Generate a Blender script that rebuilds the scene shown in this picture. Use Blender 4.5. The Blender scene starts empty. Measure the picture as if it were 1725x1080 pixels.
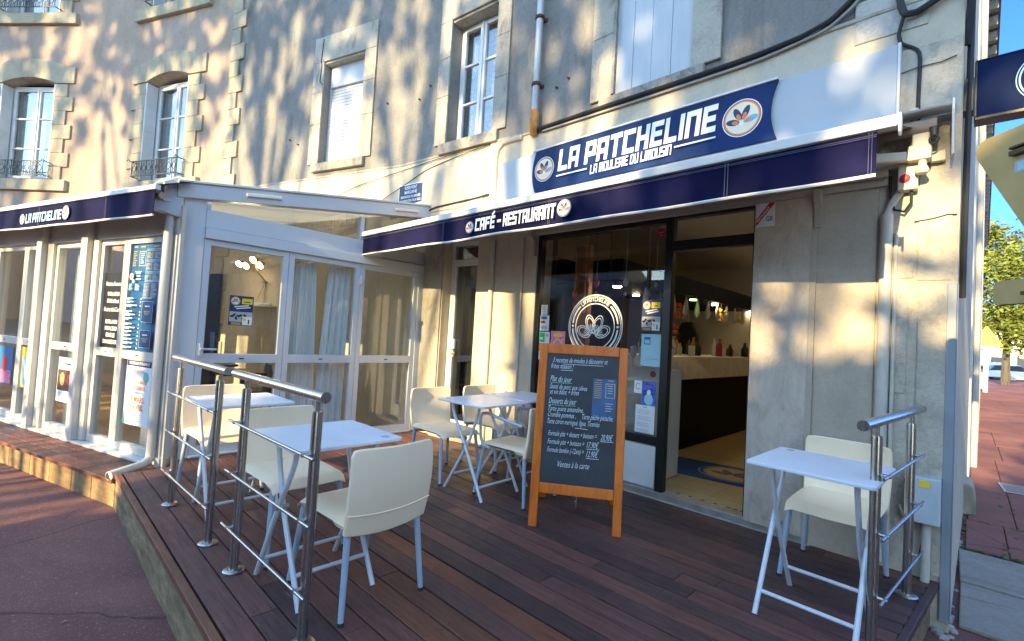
import bpy, bmesh, math, random
from mathutils import Vector, Matrix
C = bpy.context.scene.collection
SC = bpy.context.scene
R_ = math.radians
random.seed(7)

# ------------------------------------------------------------------ camera
YAW, PIT, ROL = R_(44.0), R_(1.86), R_(3.3)
CAM = Vector((0, -3.75, 1.53))
fh = Vector((-math.sin(YAW), math.cos(YAW), 0)); r0 = Vector((math.cos(YAW), math.sin(YAW), 0)); up = Vector((0, 0, 1))
fw = math.cos(PIT) * fh + math.sin(PIT) * up
u0 = math.cos(PIT) * up - math.sin(PIT) * fh
rt = math.cos(ROL) * r0 + math.sin(ROL) * u0
uu = -math.sin(ROL) * r0 + math.cos(ROL) * u0
cd = bpy.data.cameras.new('camera'); cam = bpy.data.objects.new('camera', cd); C.objects.link(cam)
m = Matrix((rt, uu, -fw)).transposed().to_4x4(); m.translation = CAM
cam.matrix_world = m
cd.sensor_width = 36; cd.lens = 36 * 800 / 1725; cd.clip_start = 0.05; cd.clip_end = 2000
SC.camera = cam

# ------------------------------------------------------------------ light
LIGHT = Vector((-0.05, 0.8, -0.27)).normalized()          # the way the sunlight travels
EL = math.asin(-LIGHT.z)
w = bpy.data.worlds.new('World'); SC.world = w; w.use_nodes = True
nt = w.node_tree; nt.nodes.clear()
sky = nt.nodes.new('ShaderNodeTexSky'); sky.sky_type = 'NISHITA'; sky.sun_disc = False
sky.sun_elevation = EL; sky.sun_rotation = math.atan2(-LIGHT.x, -LIGHT.y)
sky.altitude = 0; sky.air_density = 1.0; sky.dust_density = 0.0; sky.ozone_density = 3.0
bg = nt.nodes.new('ShaderNodeBackground'); bg.inputs[1].default_value = 0.15
wo = nt.nodes.new('ShaderNodeOutputWorld')
# the sky away from the sun is deeper blue than the glow around it
wtc = nt.nodes.new('ShaderNodeTexCoord'); wsp = nt.nodes.new('ShaderNodeSeparateXYZ'); nt.links.new(wtc.outputs['Generated'], wsp.inputs[0])
wrp = nt.nodes.new('ShaderNodeValToRGB'); nt.links.new(wsp.outputs['Y'], wrp.inputs[0])
wrp.color_ramp.elements[0].position = .30; wrp.color_ramp.elements[0].color = (1.18, 1.03, .88, 1)
wrp.color_ramp.elements[1].position = .85; wrp.color_ramp.elements[1].color = (.13, .25, .64, 1)
wmx = nt.nodes.new('ShaderNodeMix'); wmx.data_type = 'RGBA'; wmx.blend_type = 'MULTIPLY'; wmx.inputs[0].default_value = 1
nt.links.new(sky.outputs[0], wmx.inputs[6]); nt.links.new(wrp.outputs[0], wmx.inputs[7]); nt.links.new(wmx.outputs[2], bg.inputs[0])
nt.links.new(bg.outputs[0], wo.inputs[0])
sl = bpy.data.lights.new('sun', 'SUN'); sl.energy = 2.3; sl.angle = R_(0.6); sl.color = (1.0, 0.76, 0.38)
so = bpy.data.objects.new('sun', sl); C.objects.link(so)
so.rotation_euler = LIGHT.to_track_quat('-Z', 'Y').to_euler(); so.location = (2, -30, 30)
SC.view_settings.view_transform = 'Standard'; SC.view_settings.look = 'None'
SC.view_settings.exposure = 2.7; SC.view_settings.gamma = 1; SC.view_settings.use_curve_mapping = False
SC.cycles.max_bounces = 10; SC.cycles.transparent_max_bounces = 24; SC.cycles.diffuse_bounces = 5
SC.cycles.use_denoising = True

# ------------------------------------------------------------------ materials
MT = {}
def newmat(name):
    mt = bpy.data.materials.new(name); mt.use_nodes = True
    MT[name] = mt
    n = mt.node_tree
    return mt, n, n.nodes['Principled BSDF']
def L(n, a, b): n.links.new(a, b)
def N(n, t, **k):
    x = n.nodes.new(t)
    for a, b in k.items(): setattr(x, a, b)
    return x
def ramp(n, fac, stops):
    r = N(n, 'ShaderNodeValToRGB')
    e = r.color_ramp.elements
    while len(e) < len(stops): e.new(0.5)
    for i, (p, c) in enumerate(stops):
        e[i].position = p; e[i].color = (*c, 1) if len(c) == 3 else c
    L(n, fac, r.inputs[0]); return r.outputs[0]
def noise(n, co, scale, detail=6, rough=0.6, dist=0.0):
    t = N(n, 'ShaderNodeTexNoise'); t.inputs['Scale'].default_value = scale; t.inputs['Detail'].default_value = detail
    t.inputs['Roughness'].default_value = rough; t.inputs['Distortion'].default_value = dist
    if co is not None: L(n, co, t.inputs['Vector'])
    return t.outputs['Fac']
def coord(n, scale=(1, 1, 1), kind='Object'):
    tc = N(n, 'ShaderNodeTexCoord'); mp = N(n, 'ShaderNodeMapping'); mp.inputs['Scale'].default_value = scale
    L(n, tc.outputs[kind], mp.inputs[0]); return mp.outputs[0]
def mixc(n, fac, a, b, blend='MIX'):
    x = N(n, 'ShaderNodeMix', data_type='RGBA', blend_type=blend)
    if hasattr(fac, 'is_output'): L(n, fac, x.inputs[0])
    else: x.inputs[0].default_value = fac
    for s, v in ((x.inputs[6], a), (x.inputs[7], b)):
        if hasattr(v, 'is_output'): L(n, v, s)
        else: s.default_value = (*v, 1)
    return x.outputs[2]
def bump(n, b, h, strength, dist=0.01):
    x = N(n, 'ShaderNodeBump'); x.inputs['Strength'].default_value = strength; x.inputs['Distance'].default_value = dist
    L(n, h, x.inputs['Height']); L(n, x.outputs[0], b.inputs['Normal'])
def plain(name, col, rough=0.5, metal=0.0, var=0.0, scale=8, bmp=0.0, bscale=60, spec=None, emit=None, sx=(1, 1, 1)):
    mt, n, b = newmat(name)
    b.inputs['Roughness'].default_value = rough; b.inputs['Metallic'].default_value = metal
    if spec is not None: b.inputs['Specular IOR Level'].default_value = spec
    if var > 0:
        co = coord(n, sx)
        f = noise(n, co, scale)
        lo = tuple(c * (1 - var) for c in col); hi = tuple(min(1, c * (1 + var * 0.8)) for c in col)
        L(n, ramp(n, f, [(0.32, lo), (0.68, hi)]), b.inputs['Base Color'])
        if bmp > 0: bump(n, b, noise(n, co, bscale, 5), bmp)
    else:
        b.inputs['Base Color'].default_value = (*col, 1)
    if emit:
        b.inputs['Emission Color'].default_value = (*emit[0], 1); b.inputs['Emission Strength'].default_value = emit[1]
    return mt
def plaster(name, base, patch, stain, bmp=0.35, fine=170, sscale=(1.3, 1.3, 0.35), k=1.0):
    mt, n, b = newmat(name); b.inputs['Roughness'].default_value = 0.92; b.inputs['Specular IOR Level'].default_value = 0.15
    co = coord(n)
    f1 = noise(n, co, 0.9, 8, 0.62, 0.4); f2 = noise(n, co, 9, 6, 0.7)
    c = mixc(n, ramp(n, f1, [(0.35, (0, 0, 0)), (0.65, (1, 1, 1))]), base, patch)
    st = noise(n, coord(n, sscale), 2.1, 9, 0.72, 0.6)
    c = mixc(n, ramp(n, st, [(0.52, (0, 0, 0)), (0.70, (.85 * k, .85 * k, .85 * k))]), c, stain)
    c = mixc(n, ramp(n, f2, [(0.3, (.22, .22, .22)), (0.6, (0, 0, 0))]), c, tuple(x * .55 for x in base))
    f3 = noise(n, co, 46, 4, 0.75)
    c = mixc(n, ramp(n, f3, [(0.32, (.30 * k, .30 * k, .30 * k)), (0.55, (0, 0, 0))]), c, tuple(x * .45 for x in base))
    f4 = noise(n, coord(n, (6, 6, .55)), 1.6, 7, .7, .3)
    c = mixc(n, ramp(n, f4, [(0.55, (0, 0, 0)), (0.72, (.45 * k, .45 * k, .45 * k))]), c, stain)
    L(n, c, b.inputs['Base Color'])
    g = noise(n, co, fine, 4, 0.7); g2 = noise(n, co, 14, 5)
    a = N(n, 'ShaderNodeMath', operation='MULTIPLY_ADD'); L(n, g2, a.inputs[0]); a.inputs[1].default_value = 1.6; L(n, g, a.inputs[2])
    bump(n, b, a.outputs[0], bmp, 0.006)
    return mt
plaster('render_grey', (0.215, 0.207, 0.198), (0.270, 0.262, 0.250), (0.125, 0.120, 0.112), .6, 120)
plaster('render_cream', (0.520, 0.460, 0.360), (0.580, 0.520, 0.420), (0.310, 0.260, 0.200), .35, k=.45)
plaster('render_pink', (0.365, 0.285, 0.235), (0.410, 0.330, 0.275), (0.280, 0.220, 0.190), .3)
plaster('corner_render', (0.460, 0.410, 0.330), (0.600, 0.550, 0.470), (0.200, 0.165, 0.125), 1.0, 40, (3.2, 3.2, 1.6), k=.7)
plaster('stone_pale', (0.390, 0.343, 0.257), (0.452, 0.406, 0.312), (0.211, 0.187, 0.148), .5, 60)
plaster('stone_grey', (0.380, 0.350, 0.300), (0.460, 0.430, 0.370), (0.160, 0.140, 0.120), .6, 50, (3, 3, 1.4))
plaster('sill_worn', (0.280, 0.266, 0.238), (0.385, 0.364, 0.329), (0.070, 0.063, 0.056), .9, 30, (4, 4, 3))
plaster('panel_cream', (0.460, 0.390, 0.310), (0.510, 0.440, 0.360), (0.350, 0.290, 0.230), .6, 200, k=.45)
plaster('patch_blue', (.50, .47, .42), (.52, .5, .46), (.16, .24, .33), .7, 60, (3, 3, 2))

def marble():
    mt, n, b = newmat('marble'); b.inputs['Roughness'].default_value = 0.45
    co = coord(n, (3, 3, 1.5))
    f = noise(n, co, 2.6, 10, 0.78, .8); f2 = noise(n, coord(n, (6, 6, 3)), 7, 7)
    c = ramp(n, f, [(0.3, (.33, .26, .20)), (0.46, (.47, .39, .32)), (0.6, (.56, .48, .40)), (0.75, (.42, .34, .27))])
    c = mixc(n, ramp(n, f2, [(0.6, (0, 0, 0)), (0.72, (.5, .5, .5))]), c, (.30, .25, .20))
    L(n, c, b.inputs['Base Color'])
marble()
def wood(name, dark, mid, light, rough=.6, sx=(1.2, 14, 14), rnd=True, worn=0.0):
    mt, n, b = newmat(name); b.inputs['Roughness'].default_value = rough
    co = coord(n, sx)
    f = noise(n, co, 3.0, 8, 0.7, 0.6)
    c = ramp(n, f, [(0.28, dark), (0.5, mid), (0.74, light)])
    if rnd:
        at = N(n, 'ShaderNodeAttribute', attribute_name='rnd')
        v = ramp(n, at.outputs['Fac'], [(0.0, (.55, .55, .6)), (0.5, (.9, .88, .9)), (1.0, (1.4, 1.15, 1.0))])
        c = mixc(n, 1.0, c, v, 'MULTIPLY')
    if worn:
        ws = noise(n, coord(n, (1.6, 34, 34)), 2.4, 9, 0.78)
        c = mixc(n, ramp(n, ws, [(0.6, (0, 0, 0)), (0.72, (worn, worn, worn))]), c, (.30, .26, .23))
        dirt = noise(n, coord(n), 1.4, 6)
        c = mixc(n, ramp(n, dirt, [(0.45, (0, 0, 0)), (0.75, (.5, .5, .5))]), c, (.035, .026, .028))
    L(n, c, b.inputs['Base Color'])
    bump(n, b, noise(n, coord(n, sx), 9, 6, .7), .45, .004)
    if worn:
        rr = ramp(n, noise(n, coord(n), 3, 5), [(0.3, (.42, .42, .42)), (0.7, (.75, .75, .75))]); L(n, rr, b.inputs['Roughness'])
wood('deck_wood', (.048, .024, .024), (.098, .046, .042), (.170, .085, .074), .6, (1.1, 15, 15), True, .8)
wood('deck_wood_new', (.10, .035, .022), (.17, .062, .036), (.24, .095, .055), .55, (1.1, 15, 15), True, .15)
wood('sleeper_yellow', (.20, .12, .05), (.34, .22, .10), (.46, .33, .17), .85, (1.2, 6, 6), True)
wood('orange_wood', (.46, .085, .003), (.64, .140, .006), (.76, .20, .02), .38, (9, 9, 1.0), False)
def fascia_mossy():
    mt, n, b = newmat('sleeper_mossy'); b.inputs['Roughness'].default_value = .95
    f = noise(n, coord(n, (1.2, 5, 5)), 3.2, 9, .72); f2 = noise(n, coord(n), 2.6, 9, .72)
    c = ramp(n, f, [(.3, (.06, .042, .028)), (.5, (.22, .155, .09)), (.72, (.40, .30, .18))])
    c = mixc(n, ramp(n, f2, [(.5, (0, 0, 0)), (.68, (.38, .38, .38))]), c, (.075, .07, .045))
    L(n, c, b.inputs['Base Color']); bump(n, b, noise(n, coord(n), 26, 7, .75), .9, .012)
fascia_mossy()
def ground_mat(name, c1, c2, c3, chip, sc=1.0):
    mt, n, b = newmat(name); b.inputs['Roughness'].default_value = .9; b.inputs['Specular IOR Level'].default_value = .25
    co = coord(n)
    f = noise(n, co, .8 * sc, 8, .65, .5); g = noise(n, co, 130, 3, .7)
    c = ramp(n, f, [(.3, c1), (.5, c2), (.72, c3)])
    vo = N(n, 'ShaderNodeTexVoronoi'); vo.inputs['Scale'].default_value = 170; L(n, co, vo.inputs['Vector'])
    wn = N(n, 'ShaderNodeTexWhiteNoise'); L(n, vo.outputs['Position'], wn.inputs[0])
    c = mixc(n, ramp(n, wn.outputs[0], [(.93, (0, 0, 0)), (.98, (.55, .55, .55))]), c, chip)
    c = mixc(n, ramp(n, g, [(.35, (.5, .5, .5)), (.55, (0, 0, 0))]), c, tuple(x * .5 for x in c2))
    pt = noise(n, co, .35, 5, .6, .8)
    c = mixc(n, ramp(n, pt, [(.46, (0, 0, 0)), (.56, (.38, .38, .38))]), c, tuple(x * .5 for x in c1))
    sp_ = noise(n, co, 38, 5, .75)
    c = mixc(n, ramp(n, sp_, [(.56, (0, 0, 0)), (.70, (.5, .5, .5))]), c, chip)
    wv = N(n, 'ShaderNodeTexNoise'); wv.inputs['Scale'].default_value = 2.5; wv.inputs['Detail'].default_value = 6; L(n, co, wv.inputs['Vector'])
    ad = N(n, 'ShaderNodeMix', data_type='VECTOR'); ad.inputs[0].default_value = .22; L(n, co, ad.inputs[4]); L(n, wv.outputs['Color'], ad.inputs[5])
    cv = N(n, 'ShaderNodeTexVoronoi', feature='DISTANCE_TO_EDGE'); cv.inputs['Scale'].default_value = .42; L(n, ad.outputs[1], cv.inputs['Vector'])
    c = mixc(n, ramp(n, cv.outputs['Distance'], [(.0012, (.75, .75, .75)), (.0034, (0, 0, 0))]), c, (.035, .028, .028))
    L(n, c, b.inputs['Base Color']); bump(n, b, g, .7, .008)
ground_mat('tarmac_red', (0.135, 0.060, 0.055), (0.190, 0.085, 0.075), (0.250, 0.125, 0.100), (.36, .26, .25))
ground_mat('pavement_red', (.22, .088, .072), (.29, .12, .09), (.37, .165, .125), (.32, .2, .17))
ground_mat('tarmac_grey', (.05, .05, .052), (.065, .064, .066), (.085, .083, .08), (.2, .2, .2))
plaster('concrete', (.32, .30, .27), (.40, .38, .35), (.20, .17, .15), .6, 80)
plaster('slab_concrete', (.27, .24, .205), (.34, .31, .27), (.17, .145, .12), .7, 40, (.6, 4, 4))
plain('moss', (.08, .09, .035), .95, var=.5, scale=20, bmp=.8)
plain('joint_dark', (.03, .03, .028), .95)

plain('navy_fabric', (.009, .009, .042), .85, spec=.08, var=.25, scale=3.5, bmp=.25, bscale=350)
plain('navy_seam', (.07, .07, .13), .8)
plain('white_fabric', (0.663, 0.654, 0.629), .8, var=.06, scale=4)
plain('awning_cloth', (.30, .22, .17), .9, var=.1, scale=6)
plain('white_panel', (0.42, 0.45, 0.49), .6, var=.05, scale=2.0)
plain('sign_blue', (.007, .028, .115), .5, spec=.15, var=.2, scale=1.6)
plain('sign_navy', (.008, .018, .065), .5, spec=.04, var=.2, scale=3)
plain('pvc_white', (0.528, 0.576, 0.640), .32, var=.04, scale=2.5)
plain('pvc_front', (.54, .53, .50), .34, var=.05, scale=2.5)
plain('paint_white', (0.666, 0.675, 0.684), .5, var=.08, scale=5)
plain('shutter_white', (.46, .49, .53), .45, var=.07, scale=3, sx=(3, 3, .5))
plain('shutter_grey', (.50, .53, .56), .5, var=.1, scale=5)
plain('frame_black', (.012, .011, .010), .38, var=.2, scale=10)
plain('iron_black', (.015, .016, .018), .5)
plain('resin_white', (.96, .78, .55), .42, var=.03, scale=3, bmp=.10, bscale=420)
plain('leg_paint', (.40, .50, .62), .35, .15, var=.06, scale=6)
plain('table_frame', (.62, .66, .72), .35, .1)
plain('table_white', (.70, .73, .80), .32, var=.07, scale=4)
plain('rubber', (.03, .03, .03), .8)
def steel():
    mt, n, b = newmat('steel'); b.inputs['Metallic'].default_value = 1; b.inputs['Base Color'].default_value = (.46, .45, .43, 1)
    f = noise(n, coord(n, (60, 60, 2)), 4, 4)
    L(n, ramp(n, f, [(.3, (.24, .24, .24)), (.7, (.32, .32, .32))]), b.inputs['Roughness'])
steel()
plain('zinc', (.42, .40, .37), .5, .7, var=.2, scale=9)
plain('pipe_cream', (.52, .49, .43), .6, var=.1, scale=6)
plain('pipe_zinc', (.46, .46, .46), .5, .3, var=.18, scale=5, sx=(1, 1, .3))
plain('rust', (.12, .045, .028), .85, var=.3, scale=25)
plain('terracotta', (.46, .22, .06), .7, var=.25, scale=14)
plain('cable_black', (.012, .012, .013), .6)
plain('cable_grey', (.35, .34, .32), .7)
plain('board_slate', (.028, .034, .042), .55, var=.35, scale=4)
plain('chalk', (.72, .80, .86), .9)
plain('chalk_green', (.25, .60, .32), .9)
plain('counter_stone', (.66, .62, .56), .4, var=.15, scale=9)
plain('counter_black', (.004, .004, .005), .6, spec=.1)
plain('mat_blue', (.018, .07, .19), .95, var=.2, scale=40, bmp=.3)
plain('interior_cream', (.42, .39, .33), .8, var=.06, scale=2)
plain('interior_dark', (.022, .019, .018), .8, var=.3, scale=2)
plain('ceiling_white', (.80, .78, .74), .85, var=.05, scale=2)
plain('soffit_navy', (.006, .008, .022), .6, spec=.1)
plain('furniture_dark', (.018, .018, .020), .5)
plain('curtain', (.80, .80, .80), .9, var=.08, scale=9, sx=(5, 5, .3))
plain('lace', (.62, .62, .60), .9, var=.3, scale=26)
plain('lamp_brass', (.40, .28, .12), .35, .8)
plain('bulb', (1, .9, .7), .5, emit=((1.0, .74, .40), 20.0))
plain('bulb_green', (.6, 1, .3), .5, emit=((.6, 1.0, .25), 3.0))
plain('ink_white', (.80, .82, .82), .6)
plain('ink_navy', (.015, .03, .10), .5)
plain('ink_blue', (.03, .16, .36), .5)
plain('ink_sky', (.10, .42, .66), .5)
plain('ink_lightblue', (.34, .58, .70), .5)
plain('ink_orange', (.78, .20, .05), .5)
plain('ink_red', (.55, .03, .04), .5)
plain('ink_cream', (.80, .72, .52), .5)
plain('ink_yellow', (.80, .58, .05), .5)
plain('ink_gold', (.42, .30, .12), .5)
plain('ink_pink', (.72, .20, .36), .5, var=.5, scale=30)
plain('ink_green', (.06, .50, .16), .5)
plain('ink_teal', (.10, .48, .44), .5)
plain('ink_black', (.015, .015, .016), .6)
plain('ink_grey', (.40, .42, .45), .6)
plain('ink_burgundy', (.30, .02, .06), .5)
plain('menu_blue', (.015, .085, .22), .35, var=.3, scale=6)
plain('paper', (.74, .75, .76), .7)
plain('photo_dark', (.09, .05, .05), .5, var=.9, scale=22)
plain('photo_blue', (.05, .12, .50), .5, var=.8, scale=18)
plain('photo_gold', (.20, .14, .06), .5, var=.9, scale=14)
plain('box_grey', (.44, .50, .54), .5, var=.08, scale=6)
plain('box_cream', (.62, .57, .44), .5, var=.06, scale=8)
plain('guard_blue', (.26, .29, .33), .4, var=.06, scale=3)
plain('sign_back', (.42, .31, .12), .6, .0, var=.15, scale=6)
plain('sign_back_edge', (.07, .045, .02), .6)
plain('brick_wood', (.34, .14, .03), .5, var=.25, scale=7, sx=(6, 6, 1))
plain('flower_red', (.60, .09, .05), .6); plain('flower_yellow', (.75, .48, .08), .6); plain('leaf_green', (.06, .14, .03), .6)
plain('wicker', (.38, .22, .07), .8)
plain('glass_item', (.5, .55, .55), .15)
plain('tile_roof', (.20, .12, .09), .8, var=.3, scale=12); plain('slate_roof', (.09, .10, .12), .6, var=.2, scale=8)
plain('eave_wood', (.24, .20, .16), .8, var=.3, scale=7)
plain('house_white', (.70, .67, .60), .85, var=.06, scale=.7)
plain('window_dark', (.05, .06, .08), .15)
plain('car_paint_white', (.70, .70, .70), .2); plain('car_paint_beige', (.42, .36, .28), .25); plain('car_paint_dark', (.03, .035, .04), .2)
plain('bark', (.10, .085, .065), .9, var=.4, scale=9, sx=(1, 1, .25), bmp=.7, bscale=20)
plain('foliage_dark', (.030, .050, .018), .7, var=.5, scale=1.2)
plain('foliage_mid', (.06, .085, .025), .7, var=.4, scale=1.2)
plain('foliage_gold', (.15, .18, .022), .65, var=.55, scale=.9)
plain('leaf_dry', (.28, .21, .15), .8)
def tiles():
    mt, n, b = newmat('floor_tiles'); b.inputs['Roughness'].default_value = .35
    br = N(n, 'ShaderNodeTexBrick'); br.offset = 0; br.inputs['Scale'].default_value = 1
    br.inputs['Brick Width'].default_value = .3; br.inputs['Row Height'].default_value = .3; br.inputs['Mortar Size'].default_value = .004
    br.inputs['Color1'].default_value = (.46, .32, .13, 1); br.inputs['Color2'].default_value = (.54, .39, .18, 1); br.inputs['Mortar'].default_value = (.25, .18, .1, 1)
    L(n, coord(n), br.inputs['Vector'])
    c = mixc(n, ramp(n, noise(n, coord(n), 3, 6), [(.35, (.35, .35, .35)), (.6, (0, 0, 0))]), br.outputs['Color'], (.34, .22, .09))
    L(n, c, b.inputs['Base Color'])
tiles()
def glass(name, tint, refl=.05, rough=0.0):
    mt, n, b = newmat(name); n.nodes.remove(b); out = n.nodes['Material Output']
    lw = N(n, 'ShaderNodeLayerWeight'); lw.inputs['Blend'].default_value = .5
    p = N(n, 'ShaderNodeMath', operation='POWER'); L(n, lw.outputs['Facing'], p.inputs[0]); p.inputs[1].default_value = 4.0
    a = N(n, 'ShaderNodeMath', operation='MULTIPLY_ADD'); L(n, p.outputs[0], a.inputs[0]); a.inputs[1].default_value = .85; a.inputs[2].default_value = refl
    t = N(n, 'ShaderNodeBsdfTransparent'); t.inputs[0].default_value = (*tint, 1)
    g = N(n, 'ShaderNodeBsdfGlossy'); g.inputs['Roughness'].default_value = rough
    mx = N(n, 'ShaderNodeMixShader'); L(n, a.outputs[0], mx.inputs[0]); L(n, t.outputs[0], mx.inputs[1]); L(n, g.outputs[0], mx.inputs[2])
    L(n, mx.outputs[0], out.inputs[0])
def poly():
    mt, n, b = newmat('polycarbonate'); n.nodes.remove(b); out = n.nodes['Material Output']
    t = N(n, 'ShaderNodeBsdfTranslucent'); t.inputs[0].default_value = (.75, .74, .70, 1); d = N(n, 'ShaderNodeBsdfDiffuse'); d.inputs[0].default_value = (.7, .7, .68, 1)
    mx = N(n, 'ShaderNodeMixShader'); mx.inputs[0].default_value = .45; L(n, t.outputs[0], mx.inputs[1]); L(n, d.outputs[0], mx.inputs[2]); L(n, mx.outputs[0], out.inputs[0])
poly()
glass('glass', (.93, .95, .95), .05)
glass('glass_shop', (.90, .91, .91), .055)
glass('glass_window', (.80, .84, .86), .16)

# ------------------------------------------------------------------ mesh builder
class MB:
    def __init__(s, M=None): s.v = []; s.f = []; s.m = []; s.r = []; s.M = M or Matrix(); s.mat = None; s.rnd = .5
    def add(s, pts, faces, mat=None):
        b = len(s.v); s.v += [s.M @ Vector(p) for p in pts]
        for f in faces: s.f.append(tuple(b + i for i in f)); s.m.append(mat or s.mat); s.r.append(s.rnd)
    def quad(s, a, b, c, d, mat=None): s.add((a, b, c, d), ((0, 1, 2, 3),), mat)
    def box(s, x0, y0, z0, x1, y1, z1, mat=None):
        if x1 < x0: x0, x1 = x1, x0
        if y1 < y0: y0, y1 = y1, y0
        if z1 < z0: z0, z1 = z1, z0
        s.add(((x0, y0, z0), (x1, y0, z0), (x1, y1, z0), (x0, y1, z0), (x0, y0, z1), (x1, y0, z1), (x1, y1, z1), (x0, y1, z1)),
              ((0, 3, 2, 1), (4, 5, 6, 7), (0, 1, 5, 4), (1, 2, 6, 5), (2, 3, 7, 6), (3, 0, 4, 7)), mat)
    def bar(s, p, q, w, h, upv=(0, 0, 1), mat=None):
        p = Vector(p); q = Vector(q); d = (q - p).normalized(); upv = Vector(upv)
        if abs(d.dot(upv)) > .98: upv = Vector((1, 0, 0))
        a = d.cross(upv).normalized() * w / 2; b = a.cross(d).normalized() * h / 2
        P = [p - a - b, p + a - b, p + a + b, p - a + b, q - a - b, q + a - b, q + a + b, q - a + b]
        s.add(P, ((0, 1, 2, 3)[::-1], (4, 5, 6, 7), (0, 1, 5, 4), (1, 2, 6, 5), (2, 3, 7, 6), (3, 0, 4, 7)), mat)
    def tube(s, pts, r, n=10, mat=None, caps=True, r1=None):
        pts = [Vector(p) for p in pts]; k = len(pts)
        if not isinstance(r, (list, tuple)): r = [r + ((r1 if r1 is not None else r) - r) * i / max(1, k - 1) for i in range(k)]
        V = []; ref = None
        for i, p in enumerate(pts):
            d = (pts[min(i + 1, k - 1)] - pts[max(i - 1, 0)]).normalized()
            if ref is None: ref = Vector((0, 0, 1)) if abs(d.z) < .9 else Vector((1, 0, 0))
            a = d.cross(ref).normalized(); b = a.cross(d).normalized(); ref = b
            V += [p + (a * math.cos(t) + b * math.sin(t)) * r[i] for t in [2 * math.pi * j / n for j in range(n)]]
        F = [(i * n + j, i * n + (j + 1) % n, (i + 1) * n + (j + 1) % n, (i + 1) * n + j) for i in range(k - 1) for j in range(n)]
        if caps: F += [tuple(range(n))[::-1], tuple((k - 1) * n + j for j in range(n))]
        s.add(V, F, mat)
    def lathe(s, prof, c=(0, 0, 0), n=20, mat=None):
        V = []; k = len(prof)
        for r, z in prof: V += [(c[0] + r * math.cos(2 * math.pi * j / n), c[1] + r * math.sin(2 * math.pi * j / n), c[2] + z) for j in range(n)]
        F = [(i * n + j, i * n + (j + 1) % n, (i + 1) * n + (j + 1) % n, (i + 1) * n + j) for i in range(k - 1) for j in range(n)]
        F += [tuple(range(n))[::-1], tuple((k - 1) * n + j for j in range(n))]
        s.add(V, F, mat)
    def prism(s, poly, O, A, B, Nn, t, mat=None):      # polygon (a,b) on axes A,B at O, extruded t along N
        O, A, B, Nn = Vector(O), Vector(A), Vector(B), Vector(Nn); k = len(poly)
        P = [O + A * a + B * b for a, b in poly]; Q = [p + Nn * t for p in P]
        F = [tuple(range(k))[::-1], tuple(range(k, 2 * k))] + [(i, (i + 1) % k, k + (i + 1) % k, k + i) for i in range(k)]
        s.add(P + Q, F, mat)
    def build(s, name, mat=None, parent=None, smooth=False, bevel=0.0, seg=2):
        me = bpy.data.meshes.new(name); me.from_pydata([tuple(v) for v in s.v], [], s.f)
        names = []
        for x in s.m:
            x = x or mat
            if x not in names: names.append(x)
        for x in names: me.materials.append(MT[x])
        me.polygons.foreach_set('material_index', [names.index(x or mat) for x in s.m])
        a = me.attributes.new('rnd', 'FLOAT', 'FACE'); a.data.foreach_set('value', s.r)
        bm = bmesh.new(); bm.from_mesh(me); bmesh.ops.recalc_face_normals(bm, faces=bm.faces); bm.to_mesh(me); bm.free()
        if smooth:
            me.polygons.foreach_set('use_smooth', [True] * len(me.polygons)); me.set_sharp_from_angle(angle=R_(38))
        me.update()
        o = bpy.data.objects.new(name, me); C.objects.link(o)
        if bevel:
            b = o.modifiers.new('bevel', 'BEVEL'); b.width = bevel; b.segments = seg; b.limit_method = 'ANGLE'; b.angle_limit = R_(40)
        if parent:
            o.parent = parent
            if parent.parent is None: o.matrix_parent_inverse = parent.matrix_basis.inverted()
        return o
def tag(o, label, cat, group=None, kind=None):
    if label: o['label'] = label
    if cat: o['category'] = cat
    if group: o['group'] = group
    if kind: o['kind'] = kind
    return o
def thing(name, label, cat, loc=(0, 0, 0), group=None):
    o = bpy.data.objects.new(name, None); o.empty_display_size = .1; C.objects.link(o); o.location = loc
    return tag(o, label, cat, group)
def struct(mb, name, mat, **k):
    o = mb.build(name, mat, **k); o['kind'] = 'structure'; return o
def copy_tree(o, parent=None):
    c = o.copy(); C.objects.link(c)
    if parent: c.parent = parent
    for ch in list(o.children): copy_tree(ch, c)
    return c

# frames on the curved front: local x right along the wall, y into the building, z up
SEG = {'A': ((-.055, 0), 180, 3.567), 'B': ((-3.622, 0), 187, 2.068), 'C': ((-5.675, -.252), 197, 4.005),
       'D': ((-9.505, -1.423), 204, 3.658), 'E': ((-12.847, -2.911), 219, 5.2)}
def frame(P, ang):
    a = R_(ang); r = Vector((-math.cos(a), -math.sin(a), 0)); n = Vector((-r.y, r.x, 0))
    M = Matrix((r, n, up)).transposed().to_4x4(); M.translation = Vector((P[0], P[1], 0)); return M
FR = {k: frame(v[0], v[1]) for k, v in SEG.items()}
FV = frame((-5.05, -2.8), 198)                      # front of the glass veranda
FS = Matrix((Vector((0, 1, 0)), Vector((-1, 0, 0)), up)).transposed().to_4x4(); FS.translation = Vector((-5.05, 0, 0))   # its side: x = world Y

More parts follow.
